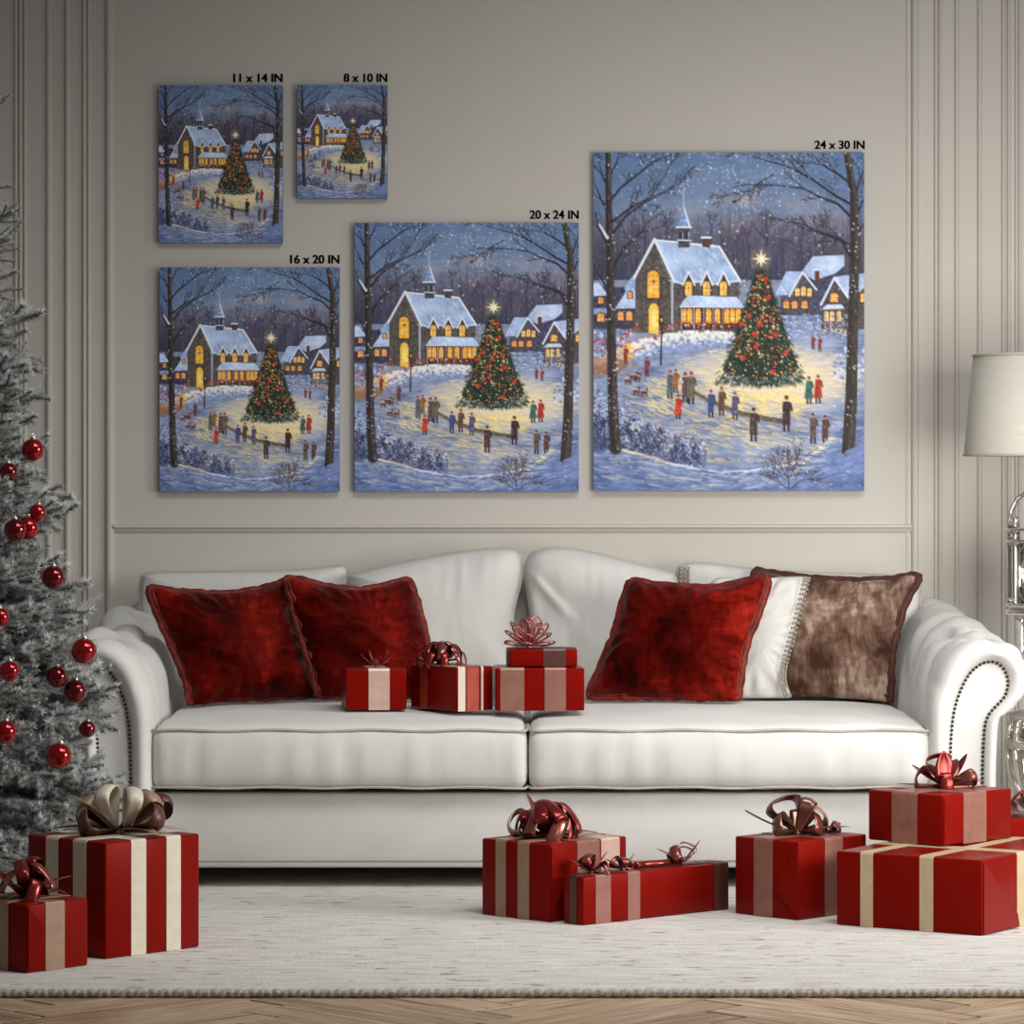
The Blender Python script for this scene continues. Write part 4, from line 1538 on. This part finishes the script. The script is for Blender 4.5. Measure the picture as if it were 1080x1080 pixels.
# right-hand group
g, A, Bq, H = gift(842, 971, 914, 775, 888, 46, RZ, 'square red gift box with rose ribbon and tall bronze loops before the right seat', [(.38, .64, 'rose_ribbon')], [(.396, .69, 'rose_ribbon')],
                   [('b', [(.01, .98), (.28, .5), (.33, .38), (.01, .03)])])
V0 = -math.radians(46)
kc = (A * .45, Bq * .5, H)
kb = bow(g, kc, M['foil_bronze'], .009)
kc = (kc[0], kc[1], H + .005)
bow_loop(kb, kc, V0 + 2.6, 1.05, .07, .034, .75, M['foil_bronze'], twist=1.0)
bow_loop(kb, kc, V0 + .3, 1.2, .066, .032, .7, M['foil_bronze'], twist=1.1)
bow_loop(kb, kc, V0 - .1, .7, .06, .03, .6, M['rose_ribbon'], twist=.5)
bow_loop(kb, kc, V0 + 3.6, .45, .05, .028, .7, M['foil_bronze'], twist=.7)
bow_loop(kb, kc, V0 - .5, .5, .05, .028, .7, M['foil_rose'], twist=-.6)
bow_loop(kb, kc, V0 + 1.5, .5, .05, .03, .7, M['foil_bronze'])
bow_tail(kb, kc, V0 + 3.2, .25, .1, .03, .3, M['brown_ribbon'], point=False)
bow_tail(kb, kc, V0 + .5, .15, .11, .024, -.2, M['brown_ribbon'])
for k in range(5):
    bow_loop(kb, (A * (.62 + .05 * k), Bq * .32, H + .004), V0 + k * 1.9, .6, .02, .016, .8, M['foil_rose'], twist=.5)

LB6 = .40
g6, A, Bq, H6 = gift(1036, 987.4, 1120, 882, 907.4, 57, RZ, 'wide red gift box with two gold ribbons at the right front, under another box', [(.36, .46, 'gold_ribbon')], [(.329, .422, 'gold_ribbon'), (.742, .829, 'gold_ribbon')],
                     [('a', [(.01, .98), (.34, .20), (.36, .02), (.01, .02)])], La=LB6)
Z7 = RZ + H6 + .0018
g, A, Bq, H = gift(994.5, 893, 1067, 915.6, 839, 46, Z7, 'red gift box with rose ribbons and copper bow, topmost of the right stack', [(.29, .62, 'rose_ribbon')], [(.336, .675, 'rose_ribbon')],
                   [('a', [(.01, .97), (.19, .06), (.01, .03)])])
V0 = -math.radians(46)
kc = (A * .55, Bq * .48, H)
kb = bow(g, kc, M['foil_rose'], .009)
kc = (kc[0], kc[1], H + .005)
for k, (az, el, ln) in enumerate(((2.7, .35, .07), (2.2, .8, .06), (1.7, 1.25, .062), (.9, 1.0, .06), (.3, .75, .07), (-.1, .3, .066), (4.4, .35, .045), (5.2, .5, .05))):
    bow_tail(kb, kc, V0 + az, el, ln, .036, (.35, -.3)[k % 2], M['foil_rose'] if k % 2 else M['foil_red'], 'petal')
bow_loop(kb, kc, V0 + 2.0, 1.1, .062, .024, .6, M['foil_rose'], twist=1.2)
bow_loop(kb, kc, V0 + .0, .3, .06, .024, .7, M['foil_rose'], twist=1.2)
bow_loop(kb, kc, V0 + 3.0, .3, .055, .024, .7, M['foil_bronze'], twist=.8)
bow_loop(kb, kc, V0 + 4.7, .3, .04, .026, .7, M['foil_red'])
bow_tail(kb, kc, V0 + 3.2, .05, .085, .02, .0, M['brown_ribbon'])

g, A, Bq, H = gift(1066, 0, 1150, 1052, 0, 20, RZ, 'red gift box half out of view at the right edge behind the stack', [(.3, .6, 'bronze_ribbon')], [], La=.16, Lb=.11, d=6.82, H=.162)
V0 = -math.radians(20)
kc = (A * .42, Bq * .3, H)
kb = bow(g, kc, M['foil_red'], .008)
for k in range(8):
    bow_loop(kb, (kc[0], kc[1], H + .004), V0 + k * .8, .3 + .45 * (k % 3), .05, .024, .7, M['pale_ribbon'] if k % 3 == 0 else M['foil_red'], twist=.5 * (k % 3 - 1))

# on the seat cushions
ZS = .3565
g, A, Bq, H = gift(365, 748, 429, 352, 706, 8, ZS, 'small red gift box with one wide pale ribbon, leftmost on the sofa seat', [(.37, .717, 'pale_ribbon')], [], d=7.21, Lb=.115)
V0 = -math.radians(8)
kc = (A * .54, Bq * .45, H)
kb = bow(g, kc, M['foil_rose'], .004)
for k, (az, el, ln, cu) in enumerate(((2.9, .9, .035, .5), (3.1, .4, .04, .6), (.1, .7, .04, .5), (.3, .25, .035, .6), (1.6, .7, .02, .3), (4.6, .6, .02, .3))):
    bow_tail(kb, (kc[0], kc[1], H + .003), V0 + az, el, ln, .014, cu, M['foil_rose'] if k % 2 else M['foil_red'])
g, A, Bq, H = gift(481, 751.5, 520.5, 431, 704, 38, ZS, 'red gift box with shiny red rosette, middle of three on the sofa', [(.05, .24, 'cream_ribbon'), (.28, .60, 'copper_ribbon'), (.66, .72, 'cream_ribbon')], [(.62, .77, 'copper_ribbon')],
                   [('a', [(.0, .97), (.0, .02), (.04, .02)])], d=7.17, Lb=.155)
V0 = -math.radians(38)
kc = (A * .35, Bq * .62, H)
kb = bow(g, kc, M['foil_red'], .008)
for k in range(20):
    el = (.12, .6, 1.05)[0 if k < 9 else 1 if k < 16 else 2]
    bow_loop(kb, (kc[0], kc[1], H + .005), V0 + (k * .7 if k < 9 else k * .9 + .3 if k < 16 else k * 1.57), el, (.05, .047, .043)[0 if k < 9 else 1 if k < 16 else 2], .017, .55, M['foil_red'] if k % 4 else M['foil_rose'], twist=.25 * ((k * 7) % 3 - 1))
g, A, Bq, H10 = gift(523, 753, 616.5, 521, 705, 3, ZS, 'wider red gift box with two rose ribbons on the sofa, carrying a smaller one', [(.05, .32, 'rose_ribbon'), (.55, .79, 'rose_ribbon')], [], d=7.19, Lb=.13)
g, A, Bq, H = gift(537, 704, 609, 524, 685, 4, ZS + H10 + .0016, 'small flat red gift box with curly wire bow, stacked on the sofa presents', [(.5, .83, 'brown_ribbon')], [(.3, .6, 'brown_ribbon')], d=7.215, Lb=.1)
kc = (A * .32, Bq * .45, H)
kb = bow(g, kc, M['wire_pink'], .006)
random.seed(3)
for k in range(26):
    az, el, ln = k * .9, (.12, .5, .85, 1.3)[k % 4], .05 + .012 * random.random()
    d_ = Vector((math.cos(az) * math.cos(el), math.sin(az) * math.cos(el) * .6, math.sin(el)))
    sd = d_.cross(Vector((.2, .3, 1))).normalized()
    c0 = Vector((kc[0], kc[1], H + .006))
    pts = [c0 + d_ * ln * math.sin(PI * t / 16) + sd * .014 * math.sin(2 * PI * t / 16) for t in range(17)]
    MB().tube(pts, .0017, 6).build('loop', M['wire_pink'], kb, True)

# ------------------------------------------------------------------ the lamp beside the sofa
LX, LY = at(1103, 600, -.5).x, -.5
lamp = empty('floor_lamp', (LX, LY, RZ), 'polished metal lamp with column cluster and pale drum shade right of the sofa', 'lamp')
sl = F / (DC + LY)
lz = lambda py: HC - (py - HY) / sl
lr = lambda px: (1103 - px) / sl
c = (LX, LY, 0)
r0, r1 = lr(1027), lr(1017)
mb = MB().lathe([(r1, lz(480)), (r0, lz(375)), (r0 - .002, lz(375)), (r1 - .002, lz(480)), (r1, lz(480))], 64, c, False)
sh = mb.build('lamp_shade', M['shade'], lamp)
mb = MB()
for rr, z in ((r1, lz(480)), (r0, lz(375))):
    mb.tube([(LX + rr * math.cos(a * PI / 32), LY + rr * math.sin(a * PI / 32), z) for a in range(64)], .0028, 8, True)
mb.build('shade_binding', M['shade_trim'], sh)
mb = MB().lathe([(.004, lz(515)), (.006, lz(500)), (.014, lz(492)), (.016, lz(470)), (.012, lz(462)), (.004, lz(380))], 20, c)
for a in (0, 2.094, 4.189):
    mb.tube([(LX, LY, lz(380)), (LX + r0 * math.cos(a), LY + r0 * math.sin(a), lz(377))], .0015, 6)
mb.build('socket', M['chrome'], lamp)
RR = lr(1066)
mb = MB()
for k in range(8):
    a = k * PI / 4 + .2
    mb.tube([(LX + r_ * math.cos(a), LY + r_ * math.sin(a), z) for r_, z in ((lr(1062), lz(552)), (lr(1064), lz(538)), (lr(1071), lz(526)), (lr(1083), lz(518)), (lr(1096), lz(512)), (lr(1102), lz(508)))], .006, 8, flat=.7)
mb.lathe([(.006, lz(520)), (.011, lz(514)), (.014, lz(508)), (.008, lz(503))], 20, c)
mb.build('dome_ribs', M['chrome'], lamp)
for z0, z1, ra, rb in ((557, 560.5, 1060, 1060), (569.5, 572.5, 1060.5, 1060.5), (636, 640, 1060.5, 1059.5), (642, 648, 1058.5, 1061)):
    MB().lathe([(lr(ra) - .003, lz(z1)), (lr(ra), lz(z1) + .001), (lr(rb), lz(z0) - .001), (lr(rb) - .003, lz(z0))], 48, c).build('collar', M['chrome'], lamp)
for k in range(11):
    a = k * 2 * PI / 11 + .1
    x, y = LX + RR * math.cos(a), LY + RR * math.sin(a)
    mb = MB().lathe([(.0066, lz(637)), (.0075, lz(630)), (.0075, lz(578)), (.0066, lz(572))], 12, (x, y, 0))
    mb.lathe([(.0066, lz(569)), (.0066, lz(561))], 12, (x, y, 0))
    mb.lathe([(.006, lz(557)), (.006, lz(547)), (.004, lz(545))], 12, (x, y, 0))
    mb.build('rod', M['chrome'], lamp)
MB().lathe([(lr(1075), lz(636)), (lr(1075), lz(573))], 32, c).build('inner_glass', M['glass'], lamp)
for k in range(8):
    a = k * PI / 4 + .35
    x, y = LX + lr(1074) * math.cos(a), LY + lr(1074) * math.sin(a)
    mb = MB().lathe([(.001, lz(700)), (.009, lz(697)), (.0125, lz(690)), (.011, lz(680)), (.0065, lz(666)), (.0085, lz(655)), (.009, lz(649))], 14, (x, y, 0))
    mb.build('drop', M['chrome'], lamp)
mb = MB().lathe([(.03, lz(752)), (.022, lz(742)), (.014, lz(725)), (.014, lz(705)), (.02, lz(660)), (.02, lz(650))], 24, c)
mb.lathe([(lr(1066), lz(760)), (lr(1064), lz(757)), (lr(1064), lz(752)), (.02, lz(746))], 40, c)
mb.lathe([(lr(1064), lz(790)), (lr(1060), lz(787)), (lr(1060), lz(782)), (lr(1065), lz(779))], 40, c)
mb.build('stem', M['chrome'], lamp)
for k in range(12):
    a = k * PI / 6
    f = lambda r_, z: (LX + r_ * math.cos(a), LY + r_ * math.sin(a), z)
    mb = MB().tube([f(lr(1068), lz(754)), f(lr(1064), lz(770)), f(lr(1062), lz(784))], [.004, .0055, .006], 8)
    mb.tube([f(lr(1062), lz(788)), f(lr(1063), lz(800)), f(lr(1066), lz(818)), f(lr(1074), lz(835)), f(lr(1084), lz(850))], [.006, .008, .007, .004, .003], 8)
    mb.build('petal_rod', M['chrome'], lamp)
mb = MB().lathe([(.1, RZ + .0008), (.1, RZ + .008), (.085, RZ + .016), (.04, RZ + .025), (.02, RZ + .04), (.016, lz(860)), (.022, lz(848)), (.02, lz(840))], 40, c)
mb.build('base', M['chrome'], lamp)

# ------------------------------------------------------------------ the flocked tree
TY = -1.38
TS = F / (DC + TY)
TX = (-60 - 540) / TS
tree = empty('christmas_tree', (TX, TY, RZ), 'snow-flocked fir tree with red baubles at the left edge of the room', 'tree')


def branch_mesh(name, ln, density, seed):
    rnd = random.Random(seed)
    V, Fc, T = [], [], []
    twigs = []

    def path(p, d, L, n, droop):
        out = [Vector(p)]
        d = Vector(d).normalized()
        for i in range(n):
            d = (d + Vector((rnd.uniform(-.06, .06), rnd.uniform(-.06, .06), droop / n + rnd.uniform(-.05, .05)))).normalized()
            out.append(out[-1] + d * L / n)
        return out
    main = path((0, 0, 0), (1, 0, .05), ln, 8, .18)
    twigs.append((main, .004, .12))
    nt_ = int(ln / .021)
    for i in range(nt_):
        t = .12 + .86 * i / nt_
        k = min(7, int(t * 8))
        p = main[k].lerp(main[k + 1], t * 8 - k)
        s = 1 if i % 2 else -1
        L = ln * (.44 * (1 - t) + .17) * rnd.uniform(.8, 1.15)
        a = rnd.uniform(.65, 1.0)
        d = (math.cos(a), s * math.sin(a), rnd.uniform(-.25, .4))
        tw = path(p, d, L, 5, .2)
        twigs.append((tw, .002, 0.))
        if L > .07:
            for j in range(int(L / .03)):
                q = tw[1 + j % 4]
                aa = a + (.7 if j % 2 else -.7)
                twigs.append((path(q, (math.cos(aa), s * math.sin(aa), rnd.uniform(-.2, .4)), L * rnd.uniform(.35, .6), 3, .1), .0015, 0.))

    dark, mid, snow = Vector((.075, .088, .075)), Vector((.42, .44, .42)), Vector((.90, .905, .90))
    for pts, rad, start in twigs:
        tot = sum((b_ - a).length for a, b_ in zip(pts, pts[1:]))
        # the twig itself
        for a, b_ in zip(pts, pts[1:]):
            n0 = len(V)
            t = (b_ - a).normalized()
            s = t.cross(Vector((0, .3, 1))).normalized()
            u = s.cross(t)
            for q in (a, b_):
                for k in range(3):
                    V.append(q + (s * math.cos(k * 2.094) + u * math.sin(k * 2.094)) * rad)
                    T.append(Vector((.26, .26, .245)))
            Fc.extend([(n0 + k, n0 + (k + 1) % 3, n0 + 3 + (k + 1) % 3, n0 + 3 + k) for k in range(3)])
        for _ in range(int(tot * 100 * density)):
            f = rnd.random()
            if f < start:
                continue
            x = f * (len(pts) - 1)
            k = min(len(pts) - 2, int(x))
            p = pts[k].lerp(pts[k + 1], x - k)
            t = (pts[k + 1] - pts[k]).normalized()
            s = t.cross(Vector((0, .3, 1))).normalized()
            u = s.cross(t)
            a = rnd.uniform(0, 2 * PI)
            o = s * math.cos(a) + u * math.sin(a)
            fw = rnd.uniform(.45, 1.1)
            L = rnd.uniform(.009, .016)
            d = (o + t * fw).normalized()
            tip = p + d * L
            side = d.cross(t).normalized() * .001
            oth = d.cross(side).normalized() * .0008
            n0 = len(V)
            V += [p + side, p - side, p + oth, tip]
            Fc += [(n0, n0 + 1, n0 + 3), (n0 + 1, n0 + 2, n0 + 3), (n0 + 2, n0, n0 + 3)]
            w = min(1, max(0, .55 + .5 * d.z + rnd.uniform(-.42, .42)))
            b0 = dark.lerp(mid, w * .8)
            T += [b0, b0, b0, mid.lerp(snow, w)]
    me = bpy.data.meshes.new(name)
    me.from_pydata([v[:] for v in V], [], Fc)
    ca = me.color_attributes.new('tone', 'FLOAT_COLOR', 'POINT')
    ca.data.foreach_set('color', np.concatenate([np.array([t[:] for t in T], np.float32), np.ones((len(T), 1), np.float32)], 1).ravel())
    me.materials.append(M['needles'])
    return me


protos = [(L, branch_mesh('branch', L, 34, 40 + i)) for i, L in enumerate((.15, .20, .25, .30, .35, .15, .20, .25, .30, .35))]
sparse = [(L, branch_mesh('inner_branches', L, 7, 70 + i)) for i, L in enumerate((.15, .22, .30, .36))]


def radius(z):
    return float(np.interp(z, (.17, .316, .45, .593, .715, .888, 1.105, 1.5, 1.98), (.288, .288, .276, .252, .21, .178, .16, .105, .02))) + .012 * math.sin(z * 26.)


random.seed(21)
items = []
z = .17
lev = 0
while z < 1.97:
    R = radius(z)
    nb = max(4, int(8 + R * 14))
    for k in range(nb):
        az = 2 * PI * (k + .5 * (lev % 2)) / nb + random.uniform(-.2, .2)
        zz = z + random.uniform(-.02, .02)
        L = R * random.uniform(.88, 1.12)
        pitch = .12 - .38 * max(0, (1.2 - zz)) + random.uniform(-.14, .14)
        tip = Vector((TX + L * math.cos(az), TY + L * math.sin(az), zz + L * math.sin(pitch)))
        d = DC + tip.y
        px, py = 540 + tip.x * F / d, HY + (HC - tip.z) * F / d
        score = (px > -40) * 2 - tip.y + min(px, 60) * .004 if (330 < py < 960 and px > -45) else -9
        bx = [Vector((TX + q * L * math.cos(az), TY + q * L * math.sin(az), zz + q * L * math.sin(pitch))) for q in (.5, .75, 1.05)]
        if any(b_.z < .285 and -.92 < b_.x < -.45 and b_.y < -1.57 for b_ in bx):
            continue
        items.append((score, az, zz, L, pitch, random.uniform(-.5, .5)))
    z += .05 if z < 1.2 else .07
    lev += 1
items.sort(key=lambda t: -t[0])


def place(L, table, az, zz, pitch, roll):
    ln, me = min(table, key=lambda t: abs(t[0] - L) + random.random() * .02)
    s = L / ln * 1.04
    # the stem starts at the trunk, so the needles begin part-way out
    return me, Matrix.Translation((0, 0, zz - RZ)) @ Matrix.Rotation(az, 4, 'Z') @ Matrix.Rotation(-pitch, 4, 'Y') @ Matrix.Rotation(roll, 4, 'X') @ Matrix.Scale(s, 4)


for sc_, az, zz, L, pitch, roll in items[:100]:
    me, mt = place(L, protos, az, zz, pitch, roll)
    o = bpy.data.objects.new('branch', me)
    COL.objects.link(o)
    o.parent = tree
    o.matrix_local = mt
vv, ff, tt = [], [], []
for sc_, az, zz, L, pitch, roll in items[100:]:
    me, mt = place(L, sparse, az, zz, pitch, roll)
    n0 = sum(len(a) for a in vv)
    co = np.empty(len(me.vertices) * 3, np.float32)
    me.vertices.foreach_get('co', co)
    co = co.reshape(-1, 3) @ np.array(mt.to_3x3()).T + np.array(mt.translation)
    vv.append(co)
    ff += [tuple(n0 + i for i in p.vertices) for p in me.polygons]
    tc = np.empty(len(me.vertices) * 4, np.float32)
    me.color_attributes['tone'].data.foreach_get('color', tc)
    tt.append(tc)
me = bpy.data.meshes.new('inner_branches')
me.from_pydata(np.concatenate(vv).tolist(), [], ff)
ca = me.color_attributes.new('tone', 'FLOAT_COLOR', 'POINT')
ca.data.foreach_set('color', np.concatenate(tt))
me.materials.append(M['needles'])
o = bpy.data.objects.new('inner_branches', me)
COL.objects.link(o)
o.parent = tree
o['kind'] = 'stuff'
for _, me_ in sparse:
    bpy.data.meshes.remove(me_)
mb = MB().lathe([(.045, RZ + .001), (.04, .2), (.03, .8), (.018, 1.4), (.007, 1.8), (.003, 1.93)], 16, (TX, TY, 0))
mb.lathe([(.14, RZ + .001), (.14, RZ + .02), (.05, RZ + .06), (.05, .12)], 24, (TX, TY, 0))
mb.build('trunk', M['bark'], tree)

pts_ = []
for q in tree.children:
    if 'branch' in q.name:
        co_ = np.empty(len(q.data.vertices) * 3, np.float32)
        q.data.vertices.foreach_get('co', co_)
        mt = q.matrix_basis
        pts_.append(co_.reshape(-1, 3) @ np.array(mt.to_3x3()).T + np.array(mt.translation) + np.array(tree.location))
NEEDLES = np.concatenate(pts_)
# baubles hung on it
BG = 'red baubles on the flocked tree'
balls = [(34.5, 474.5, 12, 'bright red bauble hanging highest on the tree', 0), (9, 498, 10, 'red bauble half hidden in needles just below the highest bauble', 1),
         (39.5, 541, 9.5, 'small red bauble at the outer edge, above the bauble pair', 0), (16, 559, 12, 'dark red bauble on the left of the touching pair', 1),
         (28.5, 557, 12.5, 'glossy red bauble on the right of the touching pair', 0), (56, 609, 12.5, 'red bauble under the branch level with the sofa back top', 1),
         (0, 651, 10, 'red bauble cut by the left frame edge below the pair', 0), (88.5, 686.5, 13.5, 'red bauble nearest the sofa arm, against its rolled end', 0),
         (10, 708, 11, 'red bauble close to the left edge, level with the sofa arm', 0), (60, 714, 11.5, 'dark red bauble tucked behind a branch beside the sofa arm', 1),
         (79, 729, 12.5, 'dark red bauble just below and left of the sofa arm bauble', 1), (92, 769, 9, 'small red bauble sunk in needles before the sofa arm panel', 1),
         (5.5, 772, 12.5, 'red bauble at the left edge, low on the tree', 0), (62, 797.5, 14, 'large red bauble low on the tree above the tall gift box', 0),
         (101, 847, 9, 'red bauble lowest on the tree behind the cream bow', 0)]
first = None
for px, py, r, label, dk in balls:
    zg = HC - (py - HY) / TS
    Rr = radius(zg) * .98
    dx = (px + 60) / TS
    y = TY - math.sqrt(max(.0009, Rr * Rr - dx * dx)) + .02
    q0 = np.array(at(px, py, y))
    LOCAL = NEEDLES[(np.abs(NEEDLES - q0) < np.array((.06, .22, .07))).all(1)]
    for step in range(44):
        p = at(px, py, y)
        rad = r / (F / (DC + y))
        near = LOCAL - np.array(p)
        rr_ = np.hypot(near[:, 0], near[:, 1])
        if not len(near) or not ((np.hypot(rr_, near[:, 2]) < rad * 1.2) | ((rr_ < rad * .7) & (near[:, 2] > 0) & (near[:, 2] < rad * 1.7))).any():
            break
        y -= .004
    if first is None:
        o = empty('bauble', p, label, 'bauble', BG)
        MB().ball((0, 0, 0), 1., 32, 20).build('ball', M['bauble'], o, True)
        MB().lathe([(.26, .93), (.27, 1.0), (.25, 1.16), (.2, 1.2)], 16).build('cap', M['cap'], o, True)
        MB().tube([(.14 * math.cos(a * PI / 8), 0, 1.3 + .14 * math.sin(a * PI / 8)) for a in range(16)], .035, 6, True).build('hook', M['cap'], o, True)
        first = o
        dark_ball = first.children[0].data.copy()
        dark_ball.materials[0] = M['bauble_dark']
    else:
        o = first.copy()
        COL.objects.link(o)
        o.location = p
        tag(o, label, 'bauble', BG)
        for ch in list(first.children):
            q = ch.copy()
            COL.objects.link(q)
            q.parent = o
            if dk and ch.name.startswith('ball'):
                q.data = dark_ball
    o.scale = (rad, rad, rad)
    o.rotation_euler = (0, random.uniform(-.15, .15), random.uniform(0, 3))

# ------------------------------------------------------------------ light and camera
def area(name, loc, aim, sx, sy, power, color, spread=180):
    l = bpy.data.lights.new(name, 'AREA')
    l.shape = 'RECTANGLE'
    l.size, l.size_y = sx, sy
    l.energy = power
    l.color = color
    l.spread = math.radians(spread)
    o = bpy.data.objects.new(name, l)
    COL.objects.link(o)
    o.location = loc
    o.rotation_euler = (Vector(aim) - Vector(loc)).to_track_quat('-Z', 'Y').to_euler()
    return o


area('added_key_light', (1.45, -2.6, .85), (1.1, -.1, .8), .9, .9, 9.4, (1., .99, .975), 80)  # added studio key light, out of frame to the right; not a window
area('added_side_light', (3.2, -2.7, 1.1), (.1, -1.75, .1), 1.2, 1.0, 12, (1., .99, .975), 60)  # unseen light added at the right to brighten presents, rug and floor
area('added_overhead_light', (.5, -2.6, 2.6), (.3, -1.1, 0), 1.4, 1.0, 15, (1., .99, .97), 100)  # unseen overhead soft light, added for the seat tops and rug
area('added_overhead_side_light', (1.6, -2.0, 2.5), (.9, -1.2, 0), 1.2, 1.2, 5.5, (1., .99, .97), 90)  # extra overhead light out of view, added to balance brightness on the right
w = bpy.data.worlds.new('room_ambience')
w.use_nodes = True
w.node_tree.nodes['Background'].inputs[0].default_value = (.93, .96, 1., 1)
w.node_tree.nodes['Background'].inputs[1].default_value = .11
SC.world = w

cam = bpy.data.cameras.new('camera')
cam.sensor_width = 36
cam.sensor_fit = 'HORIZONTAL'
cam.lens = F / 1080 * 36
cam.shift_y = -(540 - HY) / 1080
cam.clip_start = .1
cam.clip_end = 60
co = bpy.data.objects.new('camera', cam)
COL.objects.link(co)
co.location = (0, -DC, HC)
co.rotation_euler = (PI / 2, 0, 0)
SC.camera = co
vs_ = SC.view_settings
vs_.view_transform = 'Standard'
vs_.look = 'None'
vs_.gamma = 1
vs_.exposure = 0
vs_.use_curve_mapping = False
